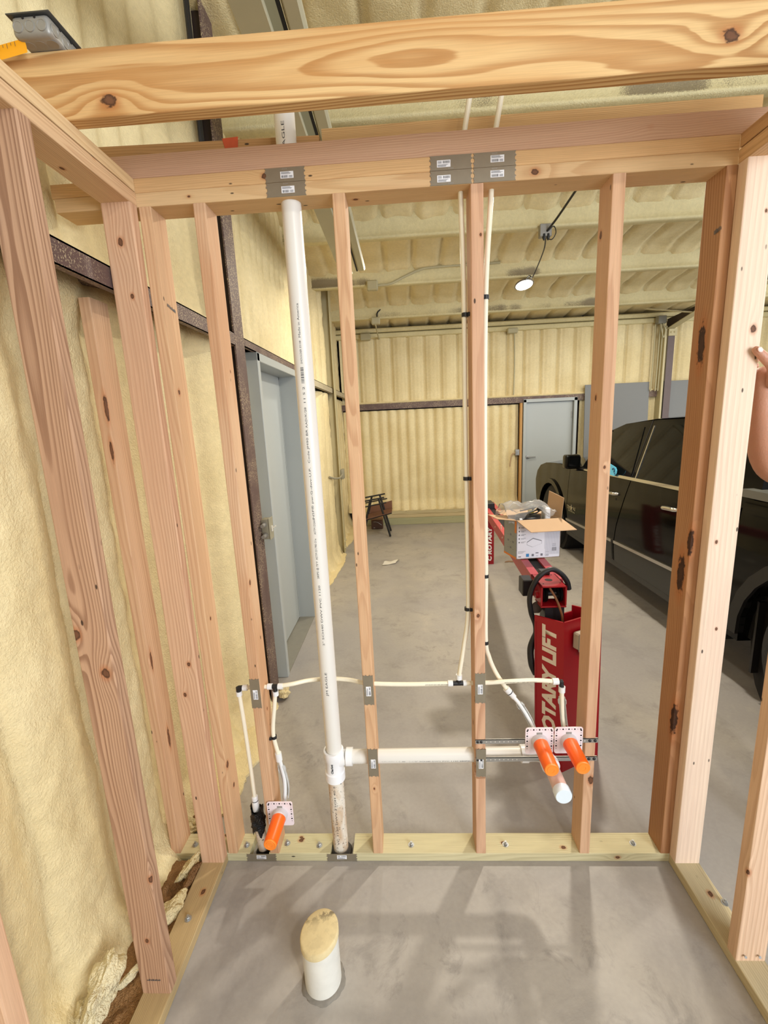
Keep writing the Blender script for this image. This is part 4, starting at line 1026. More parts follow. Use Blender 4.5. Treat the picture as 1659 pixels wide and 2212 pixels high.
bm = BM(); box(bm, (-.60, 4.82, 3.00), (-.48, 4.90, 3.09), .012); obj('housing', bm, M_DUSTW, c2)
bm = BM(); tube(bm, [(-.52, 4.88, 3.09), (-.51, 4.89, 3.16), (-.44, 4.92, 3.22)], .009, 8); obj('cable', bm, M_BLACK, c2, True)
bm = BM(); tube(bm, [(-.545, 4.87, 3.0), (-.55, 5.4, 3.0), (-.55, 5.90, 2.99)], .010, 8); obj('conduit_pipe', bm, M_DUSTW, c2, True)
c3 = thing('conduit_box', 'sprayed box in the far left corner under the roof', 'electrical box', (-.78, 5.86, 2.96))
bm = BM(); box(bm, (-.84, 5.82, 2.98), (-.68, 5.92, 3.08), .012); obj('housing', bm, M_DUSTW, c3)
c4 = thing('conduit_box', 'sprayed box on the eave above the far door', 'electrical box', (1.52, 5.9, 2.98))
bm = BM(); box(bm, (1.44, 5.86, 2.97), (1.60, 5.93, 3.05), .012); obj('housing', bm, M_DUSTW, c4)
bm = BM(); tube(bm, [(1.56, 5.93, 2.98), (1.57, 5.94, 2.5), (1.56, 5.935, 2.05)], .010, 8); obj('conduit_pipe', bm, M_DUSTW, c4, True)
c5 = thing('conduit_box', 'grey box with looped wire at the top of the far column', 'electrical box', (3.70, 5.8, 2.95))
bm = BM(); box(bm, (3.66, 5.78, 2.98), (3.78, 5.88, 3.09), .008); obj('housing', bm, mat('grey_box', srgb(132, 130, 120), .5), c5)
bm = BM(); tube(bm, [(3.74, 5.80, 2.98), (3.78, 5.80, 2.88), (3.76, 5.80, 2.78), (3.73, 5.80, 2.86), (3.71, 5.81, 2.98)], .008, 8)
for x in (3.66, 3.73, 3.77): tube(bm, [(x, 5.86, 2.98), (x + .005, 5.87, 2.5), (x, 5.87, 2.0)], .009, 8)
obj('wires', bm, M_DUSTW, c5, True)

lampt = thing('hanging_disc_light', 'round glowing disc light hanging by a wire from a purlin', 'light', (1.19, 4.0, 3.15))
M_GLOW = bpy.data.materials.new('lamp_glow'); M_GLOW.use_nodes = True; bb = M_GLOW.node_tree.nodes['Principled BSDF']; bb.inputs['Emission Color'].default_value = (1, .95, .85, 1); bb.inputs['Emission Strength'].default_value = 14
Mt = Matrix.Translation((1.19, 4.0, 3.155)) @ Matrix.Rotation(math.radians(-4), 4, 'Y') @ Matrix.Rotation(math.radians(-17), 4, 'X')
bm = BM(); lathe(bm, (0, 0, .012), (0, 0, -1), [(0, .10), (.012, .106), (.016, .102), (.016, .09)], 36); bmesh.ops.transform(bm, matrix=Mt, verts=bm.verts[:]); obj('trim_ring', bm, mat('grey_ring', srgb(120, 112, 100), .5), lampt, True)
bm = BM(); lathe(bm, (0, 0, -.0045), (0, 0, -1), [(0, .091), (.003, .09), (.005, .05)], 36); bmesh.ops.transform(bm, matrix=Mt, verts=bm.verts[:]); obj('lens', bm, M_GLOW, lampt, True)
bm = BM(); tube(bm, [(1.18, 3.97, 3.17), (1.19, 3.8, 3.19), (1.20, 3.72, 3.15), (1.19, 3.5, 3.19), (1.13, 3.1, 3.21), (1.07, 2.86, 3.22)], .006, 6); obj('supply_wire', bm, M_BLACK, lampt, True)
wb = thing('wire_splice_box', 'open metal splice box with black wire nuts and cables on a purlin', 'electrical box', (.98, 2.62, 3.15))
bm = BM(); box(bm, (.93, 2.57, 3.13), (1.03, 2.625, 3.23), .004); obj('housing', bm, M_GALV, wb)
bm = BM(); 
for x in (.965, 1.0): lathe(bm, (x, 2.58, 3.15), (0, -.1, -1), [(0, .014), (.03, .014), (.05, .006)], 10)
obj('wire_nuts', bm, M_BLACK, wb, True)
bm = BM(); tube(bm, [(.99, 2.57, 3.17), (1.03, 2.4, 3.22), (1.06, 2.0, 3.28), (1.09, 1.5, 3.33)], .009, 8)
tube(bm, [(1.0, 2.57, 3.17), (1.04, 2.56, 3.20), (1.06, 2.56, 3.15), (1.03, 2.56, 3.10), (.99, 2.57, 3.11)], .004, 6); obj('cable', bm, M_BLACK, wb, True)
bm = BM(); tube(bm, [(-1.13, .89, 2.3), (-1.13, .89, 3.9)], .010, 8, smooth=False); tube(bm, [(-1.13, .915, 2.3), (-1.13, .915, 3.9)], .008, 8, smooth=False)
o = obj('cable_run', bm, M_BLACK, None, True); tag(o, 'pair of black cables climbing beside the near brown column', 'cable')

# grey sheets leaning at the far wall
for x0, x1, lb in ((2.663, 3.65, 'grey sheet panel leaning on the wall right of the far door'), (3.856, 4.86, 'grey sheet panel leaning behind the far column')):
    bm = BM(); box(bm, (x0, 5.80, 0), (x1, 5.815, 2.145), .002)
    for v in bm.verts: v.co.y += v.co.z * .045
    o = obj('sheet_panel', bm, mat('grey_sheet', srgb(116, 117, 115), .5, noise=.03, nscale=2)); tag(o, lb, 'panel')

# folding director chair, tool box
def chair():
    t = thing('folding_chair', 'black folding chair with a brown sling seat near the far wall', 'chair', (-.65, 5.25, 0))
    def q(y, pts, r=.013):
        bm = BM(); tube(bm, [(x, y, z) for x, z in pts], r, 8, smooth=False); return bm
    for y in (5.07, 5.42):
        obj('leg', q(y, [(-.63, .60), (-.475, 0.01)], .016), M_BLACK, t, True)
        obj('leg', q(y, [(-.755, .575), (-.90, 0.01)], .016), M_BLACK, t, True)
        obj('arm_rest', q(y, [(-.86, .562), (-.545, .612)], .012), M_BLACK, t, True)
        obj('side_rail', q(y, [(-.86, .475), (-.515, .535)], .010), M_BLACK, t, True)
        obj('seat_rail', q(y, [(-.82, .285), (-.44, .375)], .014), M_BLACK, t, True)
    bm = BM(); prism(bm, [(5.05, .0), (5.25, -.03), (5.44, 0), (5.44, .012), (5.25, -.018), (5.05, .012)], (-.84, 0, .285), (0, 1, 0), (0, 0, 1), Vector((.40, 0, .095)).normalized(), .41)
    obj('sling_seat', finish(bm), mat('brown_canvas', srgb(112, 76, 54), .8, noise=.1), t)
    bm = BM(); prism(bm, [(0, 0), (.36, .085), (.36, .20), (0, .115)], (-.80, 5.43, .30), (1, 0, 0), (0, 0, 1), (0, 1, 0), .006); obj('sling_back', finish(bm), mat('brown_canvas2', srgb(120, 82, 60), .8, noise=.1), t)
chair()
tb = thing('tool_box', 'small brown lidded box under the folding chair', 'box', (-.70, 5.68, 0))
bm = BM(); box(bm, (-.80, 5.60, 0), (-.61, 5.75, .15), .01); obj('body', bm, mat('brown_box', srgb(84, 56, 42), .5, noise=.15), tb)
bm = BM(); box(bm, (-.81, 5.59, .15), (-.60, 5.76, .20), .015); obj('lid', bm, mat('brown_lid', srgb(146, 110, 74), .5), tb)
bm = BM(); tube(bm, [(-.76, 5.598, .125), (-.70, 5.585, .12), (-.63, 5.59, .07)], .004, 6); box(bm, (-.765, 5.593, .02), (-.74, 5.60, .03)); obj('latch', bm, M_ZINC, tb)

# ================================================================== RED LIFT
def lift_column(L, Fp, R, h, lean, parent, letters, z0, z1, m_let, size):
    L, Fp, R = (Vector((a[0], a[1], 0)) for a in (L, Fp, R)); Bk = L + R - Fp; top = Vector((lean, 0, h))
    def plate(a, b, th, nm, top_cut=0.0, m=M_REDP):
        d = (b - a).normalized(); n = Vector((0, 0, 1)).cross(d)
        bm = BM(); t2 = top - Vector((0, 0, top_cut)); P = [a, b, b + t2, a + t2]; A = [bm.verts.new(p) for p in P]; Bv = [bm.verts.new(p + n * th) for p in P]
        bm.faces.new(A[::-1]); bm.faces.new(Bv)
        for i in range(4): j = (i + 1) % 4; bm.faces.new((A[i], A[j], Bv[j], Bv[i]))
        return obj(nm, finish(bm), m, parent)
    plate(L, Fp, .008, 'column_face'); plate(Fp, R, .008, 'column_face'); plate(R, Bk, .008, 'column_face'); plate(Bk, L, .008, 'column_face', .03)
    bm = BM(); d = (R - Fp).normalized(); e = (L - Fp).normalized()
    ins = [Fp + d * .012 + e * .012, R - d * .012 + e * .012, R - d * .012 + (L - Fp) - e * .012, L + d * .012 - e * .012]
    A = [bm.verts.new(p + Vector((0, 0, .02))) for p in ins]; Bv = [bm.verts.new(p + Vector((lean * .8, 0, h - .12))) for p in ins]
    bm.faces.new(A[::-1]); bm.faces.new(Bv)
    for i in range(4): j = (i + 1) % 4; bm.faces.new((A[i], A[j], Bv[j], Bv[i]))
    obj('dark_interior', finish(bm), M_HOLE, parent)
    # lettering reads upwards, letter tops towards L
    for Fp, L, sfx in ((Fp, L, 0), (Bk, R, 1)):
     b = bm_from(textmesh(letters, size, shear=.16, bold=size * .05, spacing=1.0)); xs = [v.co.x for v in b.verts]; lo, hi = min(xs), max(xs); ys = [v.co.y for v in b.verts]; y0, y1 = min(ys), max(ys)
     w = (L - Fp).length; n = Vector((0, 0, 1)).cross((Fp - L).normalized()) * -1
     for v in b.verts:
        t = z0 + (v.co.x - lo) / (hi - lo) * (z1 - z0); s = w * .24 + (v.co.y - y0) / (y1 - y0) * w * .50
        v.co = Fp + (L - Fp).normalized() * s + Vector((lean * t / h, 0, t)) + n * .0006
     obj('lettering', b, m_let, parent)
lift = thing('car_lift', 'red vehicle lift column and cross beam with big sideways lettering', 'lift', (.55, .55, 0))
lift_column((.371, .534), (.478, .446), (.694, .555), .785, -.018, lift, 'ROTARY LIFT', .13, .755, M_LETTER, .1)
lift_column((.690, 3.640), (.792, 3.640), (.826, 3.81), .72, 0, lift, 'C ROTARY', .04, .46, M_LETTERW, .1)
# pulley head over the column
bm = BM(); 
for lo, hi in (((.385, .545, .915), (.505, .72, .923)), ((.385, .545, .825), (.393, .72, .923)), ((.497, .545, .825), (.505, .72, .923)), ((.385, .545, .815), (.505, .64, .823))): box(bm, lo, hi, .002)
for x, s in ((.385, -1), (.505, 1)): lathe(bm, (x, .60, .862), (s, 0, 0), [(0, .018), (.01, .018), (.012, .012)], 12)
obj('pulley_head', bm, M_REDP, lift)
bm = BM(); lathe(bm, (.445, .63, .9232), (0, 0, 1), [(0, .018), (.0004, .018)], 20)
for x, y in ((.405, .58), (.485, .585), (.47, .70), (.48, .70), (.40, .66)): lathe(bm, (x, y, .9232), (0, 0, 1), [(0, .004), (.0004, .004)], 8)
obj('head_holes', bm, M_HOLE, lift)
bm = BM()
for x in (.402, .416, .472, .486): lathe(bm, (x, .60, .866), (1, 0, 0), [(0, .036), (.003, .040), (.005, .034), (.007, .040), (.009, .036)], 24)
cyl(bm, (.39, .60, .866), (.50, .60, .866), .012)
obj('pulley', bm, M_BLACK, lift, True)
bm = BM(); box(bm, (.41, .56, .60), (.50, .64, .82)); box(bm, (.335, .68, .82), (.39, .76, .905), .004); box(bm, (.425, .70, .923), (.475, .74, .945), .003); obj('support_post', bm, M_BLACK, lift)
bm = BM(); prism(bm, [(0, 0), (.05, .0), (.085, .045), (.06, .075), (.02, .05)], (.345, .60, .765), (1, 0, 0), (0, 0, 1), (0, 1, 0), .006); obj('bracket', finish(bm), mat('dark_olive_steel', srgb(74, 62, 52), .5), lift)
a = Vector((.395, .70, .905)); b = Vector((.64, 3.60, .755)); d = (b - a).normalized(); u = Vector((1, 0, 0)); u = (u - d * u.dot(d)).normalized(); up = u.cross(d); L_ = (b - a).length
if up.z < 0: up = -up
def beam_part(nm, w0, w1, h0, h1, m):
    bm = BM(); prism(bm, [(w0, h0), (w1, h0), (w1, h1), (w0, h1)], a, u, up, d, L_); return obj(nm, finish(bm), m, lift)
beam_part('beam_rail', 0, .042, -.075, 0, M_REDD); beam_part('beam_rail', .10, .142, -.075, 0, M_REDD); beam_part('beam_slot', .042, .10, -.07, -.012, M_HOLE); beam_part('beam_base', .0, .142, -.083, -.075, M_REDD)
bm = BM()
for q in (.95, 1.15, 1.6): 
    p = a + d * q - up * .035; lathe(bm, p, -u, [(0, .008), (.004, .006)], 8)
box(bm, (.515, 2.0, .80), (.52, 2.02, .87)); obj('beam_bolts', bm, M_LETTER, lift)
bm = BM(); box(bm, (.62, 3.15, .76), (.70, 3.34, .83), .006); obj('motor_block', bm, M_BLACK, lift)
bm = BM(); tube(bm, [(.375, .6, .58), (.38, .6, .69), (.355, .6, .774), (.349, .6, .859), (.384, .6, .945), (.445, .61, .983), (.496, .62, .96), (.533, .63, .915), (.548, .64, .87)], .0125, 12)
tube(bm, [(.385, .60, .66), (.350, .57, .60), (.352, .56, .52), (.375, .57, .46)], .016, 10); obj('hose', bm, M_BLACK, lift, True)
bm = BM(); tube(bm, [(.432, .57, .905), (.455, .545, .86), (.475, .53, .80), (.482, .53, .755), (.48, .54, .67)], .0055, 8); obj('brown_cable', bm, mat('brown_cable', srgb(128, 82, 48), .6, noise=.2, nscale=50), lift, True)
# grey control box on the right face
Fv = Vector((.478, .446, 0)); Rv = Vector((.694, .555, 0)); dd = (Rv - Fv).normalized(); nn = Vector((dd.y, -dd.x, 0))
def onface(bm, s0, s1, z0, z1, t0, t1, bev=.003):
    vs = box(bm, (s0, t0, z0), (s1, t1, z1), bev); M = Matrix.Identity(4)
    for i in range(3): M[i][0] = dd[i]; M[i][1] = nn[i]; M[i][2] = (0, 0, 1)[i]; M[i][3] = Fv[i]
    bmesh.ops.transform(bm, matrix=M, verts=vs)
bm = BM(); onface(bm, .03, .15, .655, .735, 0, .038, .006); obj('control_box', bm, mat('grey_control_box', srgb(176, 168, 150), .45, .2, noise=.08), lift)
bm = BM(); onface(bm, .028, .152, .652, .738, .038, .043, .001); obj('control_cover', bm, M_GALV, lift)
bm = BM(); tube(bm, [Fv + dd * .08 + nn * .02 + Vector((0, 0, .655)), Fv + dd * .08 + nn * .024 + Vector((0, 0, .62)), Fv + dd * .10 + nn * .02 + Vector((0, 0, .60))], .008, 8); obj('cord_grip', bm, M_BLACK, lift, True)

# ================================================================== OPENED FIXTURE CARTON ON THE BEAM
carton = thing('carton', 'opened white printed carton sitting on the red beam', 'box', (.53, 1.15, .888))
ang = math.radians(6); X1 = Vector((math.cos(ang), math.sin(ang), 0)); Y1 = Vector((-math.sin(ang) - .14, math.cos(ang), 0)).normalized(); P0 = Vector((.400, 1.07, .888)); CW, CD, CH, th = .262, .155, .232, .004
Zv = Vector((0, 0, 1))
def cpanel(nm, o, u, v, w, h, m, t=th, n=None):
    bm = BM(); n = n if n is not None else u.cross(v).normalized(); prism(bm, [(0, 0), (w, 0), (w, h), (0, h)], o, u, v, n, t); return obj(nm, finish(bm), m, carton)
front = cpanel('front_panel', P0, X1, Zv, CW, CH, M_CARDW, th, -Y1 * -1); left = cpanel('side_panel', P0, Y1, Zv, CD, CH, M_CARDG, th, X1)
cpanel('side_panel', P0 + X1 * CW, Y1, Zv, CD, CH, M_CARD, th, -X1); cpanel('back_panel', P0 + Y1 * CD, X1, Zv, CW, CH, M_CARD, th, -Y1); cpanel('bottom_panel', P0, X1, Y1, CW, CD, M_CARD, th, Zv)
Tz = P0 + Zv * CH
bm = BM(); prism(bm, [(0, 0), (CW, 0), (CW + .03, .115), (.03, .115)], Tz, X1, (-Y1 * .93 - Zv * .42).normalized(), Zv, .003); obj('front_flap', finish(bm), M_CARD, carton)
bm = BM(); prism(bm, [(0, 0), (CD, 0), (CD - .01, .11), (.01, .11)], Tz, Y1, (-X1 * .96 + Zv * .12).normalized(), Zv, .003); obj('side_flap', finish(bm), M_CARD, carton)
bm = BM(); prism(bm, [(0, 0), (CD, 0), (CD, .14), (0, .12)], Tz + X1 * CW, Y1, (X1 * .10 + Zv).normalized(), X1, .003); obj('side_flap', finish(bm), M_CARD, carton)
bm = BM(); prism(bm, [(0, 0), (CW, 0), (CW, .10), (0, .10)], Tz + Y1 * CD, X1, (Y1 * .9 + Zv * .1).normalized(), Zv, .003); obj('back_flap', finish(bm), M_CARD, carton)
# printing on the carton
def pr(bm, x0, z0, x1, z1, o=P0, u=X1, n=-Y1):
    bm.faces.new([bm.verts.new(o + u * a + Zv * b + n * .0006) for a, b in ((x0, z0), (x1, z0), (x1, z1), (x0, z1))])
M_GINK = mat('grey_ink', srgb(120, 122, 130), .6); M_BLUE = mat('blue_print', srgb(60, 140, 200), .6); M_LG = mat('light_grey_ink', srgb(196, 198, 208), .6); M_ORP = mat('orange_print', srgb(222, 130, 50), .6)
bm = BM()
for k in range(26): pr(bm, .172 + k * .0033, .02, .1735 + k * .0033, .19)
obj('stripe_print', bm, M_LG, front)
bm = BM(); pr(bm, .058, .012, .076, .031); obj('blue_label', bm, M_BLUE, front)
bm = BM()
for k in range(5): 
    pr(bm, .012, .098 + k * .022, .020, .106 + k * .022); pr(bm, .026, .103 + k * .022, .055, .105 + k * .022); pr(bm, .026, .098 + k * .022, .045, .100 + k * .022)
pr(bm, .095, .152, .125, .153); 
for (x0, z0), (x1, z1) in (((.062, .098), (.098, .120)), ((.098, .120), (.150, .103))):
    bm.faces.new([bm.verts.new(P0 + X1 * q + Zv * z - Y1 * .0006) for q, z in ((x0, z0), (x1, z1), (x1, z1 + .005), (x0, z0 + .005))])
for (x0, z0), (x1, z1) in (((.062, .085), (.095, .070)), ((.095, .070), (.150, .088)), ((.062, .085), (.062, .098)), ((.150, .088), (.150, .103))):
    bm.faces.new([bm.verts.new(P0 + X1 * q + Zv * z - Y1 * .0006) for q, z in ((x0, z0), (x1, z1), (x1 + .0012, z1 + .001), (x0 + .0012, z0 + .001))])
for k in range(3): pr(bm, .010, .046 - k * .005, .055 - k * .008, .0475 - k * .005)
pr(bm, .168, .055, .1688, .16)
rr = random.Random(2); x = .212
while x < .238: wq = rr.choice((.0008, .0014)); pr(bm, x, .040, x + wq, .062); x += wq + .0009
for k in range(3): pr(bm, .214, .070 + k * .006, .236, .0715 + k * .006)
for x in (.092, .145): pr(bm, x, .014, x + .013, .028)
pr(bm, .115, .030, .133, .036); pr(bm, .118, .014, .130, .016); pr(bm, .175, .036, .195, .037); pr(bm, .012, .012, .028, .018)
obj('line_print', bm, M_GINK, front)
b_ = bm_from(textmesh('LED', .013, bold=.0002))
for v in b_.verts: v.co = P0 + X1 * (.172 + v.co.x) + Zv * (.012 + v.co.y) - Y1 * .0007
obj('lettering', b_, M_GINK, front)
bm = BM()
pr(bm, 0.0, CH - .075, .022, CH - .004, P0, Y1, -X1); pr(bm, 0, 0, CD, .012, P0, Y1, -X1); obj('orange_label', bm, M_ORP, left)
bm = BM()
for k in range(9): pr(bm, .03 + (k % 3) * .03, .05 + (k // 3) * .04, .05 + (k % 3) * .03, .052 + (k // 3) * .04 + .01 * (k % 2), P0, Y1, -X1)
obj('line_print', bm, M_GINK, left)
fan = thing('fan_housing', 'black round fan housing with cord standing in the opened carton', 'fan', tuple(P0 + X1 * .10 + Y1 * .08))
c = P0 + X1 * .105 + Y1 * .078 + Zv * .006
bm = BM(); lathe(bm, c, Zv, [(0, .068), (.19, .072), (.235, .072), (.24, .066), (.245, .05)], 32); obj('drum', bm, M_BLACK, fan, True)
bm = BM(); tube(bm, [c + Vector((-.05, -.04, .25)), c + Vector((0, -.05, .268)), c + Vector((.05, -.02, .275)), c + Vector((.07, .02, .282)), c + Vector((.03, .03, .272)), c + Vector((-.04, .02, .262))], .0045, 8); tube(bm, [c + Vector((.0, -.03, .25)), c + Vector((.04, -.045, .262)), c + Vector((.075, -.01, .275))], .004, 8)
box(bm, tuple(c + Vector((.055, -.01, .262))), tuple(c + Vector((.085, .02, .288))), .004); obj('cord', bm, M_BLACK, fan, True)
bm = BM(); box(bm, tuple(c + Vector((-.065, -.0735, .205))), tuple(c + Vector((-.05, -.06, .235))), .002); obj('white_clip', bm, M_PAPER, fan)
bm = BM(); box(bm, tuple(c + Vector((.0, -.02, .255))), tuple(c + Vector((.03, .0, .272)))); obj('yellow_tag', bm, mat('yellow_tag', srgb(214, 190, 60), .5), fan)
blk = obj('foam_block', (lambda q: (box(q, tuple(P0 + X1 * .185 + Y1 * .03 + Zv * .006), tuple(P0 + X1 * .235 + Y1 * .11 + Zv * .292), .006), q)[1])(BM()), M_PAPER)
tag(blk, 'white packing block upright beside the black fan housing', 'packing')
def plastic_bag():
    n, k = 40, 26; A, Bq = np.meshgrid(np.linspace(0, 1, n), np.linspace(0, 1, k), indexing='ij')
    wv = fbm(A * 5, Bq * 4, 301, 4) - .5; wv2 = fbm(A * 11, Bq * 9, 305, 3) - .5
    x = -.05 + A * .29 + .03 * (Bq - .5) + wv2 * .02; y = .16 - Bq * .14 + wv * .03
    z = .268 + .085 * np.sin(np.pi * Bq) * (1 - .55 * A) + .03 * np.sin(A * 9 + Bq * 3) * .5 + wv * .08 - .075 * np.clip(.35 - A, 0, 1) * 2
    P = np.stack([P0.x + X1.x * x + Y1.x * y, P0.y + X1.y * x + Y1.y * y, P0.z + z], -1)
    m = bpy.data.materials.new('clear_film'); m.use_nodes = True; b = m.node_tree.nodes['Principled BSDF']
    b.inputs['Base Color'].default_value = (.93, .93, .93, 1); b.inputs['Roughness'].default_value = .12; b.inputs['Transmission Weight'].default_value = .88; b.inputs['IOR'].default_value = 1.12; b.inputs['Specular IOR Level'].default_value = .9
    o = sheet('plastic_bag', P, np.zeros((n, k)), m)
    md = o.modifiers.new('s', 'SOLIDIFY'); md.thickness = .0006
    tag(o, 'crumpled clear plastic bag lying over the opened carton', 'bag')
plastic_bag()

# ================================================================== PICKUP TRUCK
def car_paint(col, rough=.08):
    m = mat('black_paint', col, rough); b = m.node_tree.nodes['Principled BSDF']; b.inputs['Specular IOR Level'].default_value = .2; return m
M_TRUCK = car_paint(srgb(12, 12, 11)); M_CHROME = mat('chrome', srgb(214, 212, 206), .15, .95); M_TGLASS = mat('tinted_glass', srgb(10, 11, 11), .03, spec=.2); M_TIRE = mat('tyre', srgb(26, 26, 27), .75, bump=.3, bscale=40)
M_TRIM = mat('black_trim', srgb(24, 24, 24), .5); M_ROCK = mat('grey_rocker', srgb(40, 42, 42), .4)
truck = thing('pickup_truck', 'black crew cab pickup truck parked right of the red lift', 'truck', (2.7, 2.3, 0))
CAM = Vector((-.2413, -1.4466, 1.7113))
def sx(z): return 1.70 + (.02 * ((z - .75) / .4) ** 2 if z < 1.14 else .019 + (z - 1.14) * .40)
def S_(y, z):
    zz = z
    for _ in range(8):
        s = (sx(zz) - CAM.x) / (1.72 - CAM.x); zz = CAM.z + (z - CAM.z) * s
    return (CAM.y + (y - CAM.y) * s, zz)
def panel(nm, pts, m, th=.03, off=0.0, slant=False, bev=.006, cuts=None):
    if slant: pts = [S_(*p) for p in pts]
    bm = BM(); f = bm.faces.new([bm.verts.new((0, y, z)) for y, z in pts])
    z0, z1 = min(p[1] for p in pts), max(p[1] for p in pts)
    k = int((z1 - z0) / .06)
    for i in range(1, k + 1):
        zc_ = z0 + (z1 - z0) * i / (k + 1)
        bmesh.ops.bisect_plane(bm, geom=bm.verts[:] + bm.edges[:] + bm.faces[:], plane_co=(0, 0, zc_), plane_no=(0, 0, 1))
    r = bmesh.ops.extrude_face_region(bm, geom=bm.faces[:]); nv = [v for v in r['geom'] if isinstance(v, bmesh.types.BMVert)]
    for v in nv: v.co.x += th
    for v in bm.verts: v.co.x += sx(v.co.z) - off
    bmesh.ops.recalc_face_normals(bm, faces=bm.faces[:])
    return obj(nm, bm, m, truck, True)
def arc(cy, cz, r, a0, a1, n=14): return [(cy + r * math.cos(math.radians(a0 + (a1 - a0) * i / n)), cz + r * math.sin(math.radians(a0 + (a1 - a0) * i / n))) for i in range(n + 1)]
# front fender (with wheel arch), doors, bed side
FW_, RW_ = 4.43, .52
panel('front_fender', [(3.825, 1.105), (3.845, .80), (3.90, .34), (FW_ - .475, .34)] + arc(FW_, .36, .47, 178, 15) + [(5.02, .46), (5.10, .52), (5.12, .80), (5.06, .93), (4.93, 1.02), (4.70, 1.075), (4.3, 1.105)], M_TRUCK, .12)
panel('arch_flare', arc(FW_, .36, .47, 178, 15) + arc(FW_, .36, .53, 15, 178), M_TRUCK, .05, .022)
panel('front_door', [(2.437, 1.13), (2.53, .9), (2.62, .68), (2.67, .50), (2.67, .33), (3.885, .33), (3.835, .80), (3.815, 1.10), (3.4, 1.125)], M_TRUCK, .06)
panel('rear_door', [(2.425, 1.13), (2.515, .9), (2.605, .68), (2.655, .50), (2.655, .33), (1.28, .33)] + arc(RW_, .36, .62, 25, 50, 5)[0:0] + [(1.22, .60), (1.18, .9), (1.17, 1.15)], M_TRUCK, .06)
panel('bed_side', [(1.155, 1.20), (1.165, .9), (1.20, .60), (1.26, .33), (RW_ + .565, .33)] + arc(RW_, .36, .56, 2, 178) + [(-1.10, .42), (-1.14, .8), (-1.12, 1.20)], M_TRUCK, .12)
panel('arch_flare', arc(RW_, .36, .56, 178, 2) + arc(RW_, .36, .63, 2, 178), M_TRIM, .05, .02)
panel('rocker_panel', [(3.93, .335), (3.93, .27), (1.22, .27), (1.22, .335)], M_ROCK, .2, -.01)
for y0, y1, za, zb in ((3.87, 2.69, .455, .505), (2.64, 1.27, .507, .565)):
    panel('chrome_strip', [(y0, za), (y1, zb), (y1, zb + .026), (y0, za + .026)], M_CHROME, .02, .012)
    panel('lower_cladding', [(y0, .335), (y1, .335), (y1, zb - .002), (y0, za - .002)], M_ROCK, .02, .004)
# greenhouse
panel('cab_side', [(3.50, 1.125), (3.36, 1.235), (2.83, 1.545), (2.58, 1.603), (2.11, 1.642), (1.60, 1.66), (1.22, 1.66), (1.08, 1.60), (1.02, 1.40), (1.05, 1.13)], M_TRUCK, .05, 0, True)
fw = panel('front_window', [(3.30, 1.135), (3.22, 1.235), (2.80, 1.475), (2.60, 1.545), (2.27, 1.580), (2.44, 1.145)], M_TGLASS, .02, .006, True)
panel('rear_window', [(2.33, 1.148), (2.10, 1.592), (1.60, 1.605), (1.36, 1.60), (1.33, 1.45), (1.40, 1.165)], M_TGLASS, .02, .006, True)
panel('window_divider', [(2.365, 1.146), (2.352, 1.146), (2.122, 1.592), (2.132, 1.592)], M_CHROME, .01, .008, True)
panel('belt_strip', [(3.50, 1.105), (1.36, 1.150), (1.36, 1.176), (3.50, 1.128)], M_CHROME, .012, .014)
panel('door_seam', [(2.432, 1.15), (2.426, 1.15), (2.152, 1.635), (2.160, 1.635)], M_HOLE, .01, .003, True)
# hood, windscreen, roof, cab back, bed floor
def loft(nm, prof, x0, x1, m, crown=.05, n=12):
    bm = BM(); rows = []
    for i in range(n + 1):
        t = i / n; x = x0 + (x1 - x0) * t; c_ = crown * (1 - (2 * t - 1) ** 2); rows.append([bm.verts.new((x, y, z + c_)) for y, z in prof])
    for A, Bq in zip(rows, rows[1:]):
        for j in range(len(prof) - 1): bm.faces.new((A[j], A[j + 1], Bq[j + 1], Bq[j]))
    return obj(nm, finish(bm), m, truck, True)
loft('hood', [(5.11, .80), (5.05, .93), (4.92, 1.02), (4.68, 1.075), (4.3, 1.105), (3.5, 1.125)], 1.73, 3.67, M_TRUCK, .07)
ra = [S_(*p) for p in ((3.42, 1.17), (2.83, 1.545))]
loft('windscreen', ra, 1.86, 3.54, M_TGLASS, .02)
rp = [S_(*p) for p in ((2.83, 1.545), (2.58, 1.603), (2.11, 1.642), (1.60, 1.66), (1.22, 1.66), (1.05, 1.60))]
loft('roof', rp, 1.905, 3.495, M_TRUCK, .035)
bm = BM(); box(bm, (3.60, -1.1, .33), (3.70, 5.0, 1.12), .03); box(bm, (1.95, 1.05, .5), (3.5, 1.12, 1.62)); box(bm, (1.78, -1.1, .35), (3.6, 3.5, .62)); box(bm, (1.80, 3.4, .45), (3.6, 4.0, 1.08)); box(bm, (1.80, 4.95, .45), (3.6, 5.05, .88)); box(bm, (1.76, 2.0, .6), (1.80, 3.4, 1.1)); box(bm, (1.74, -1.12, .4), (3.66, -1.08, 1.18)); obj('underbody', bm, M_TRIM, truck)
bm = BM(); prism(bm, [(-1.1, 1.20), (1.15, 1.20), (1.15, 1.245), (-1.1, 1.245)], (1.70, 0, 0), (0, 1, 0), (0, 0, 1), (1, 0, 0), .10); obj('bed_rail', finish(bm), mat('grey_rail', srgb(92, 92, 86), .35), truck)
bm = BM(); prism(bm, [(.0, 0), (.10, 0), (.02, .055), (-.02, .03)], (2.6, 2.0, 1.70), (0, 1, 0), (0, 0, 1), (1, 0, 0), .03); obj('antenna_fin', finish(bm), M_TRIM, truck)
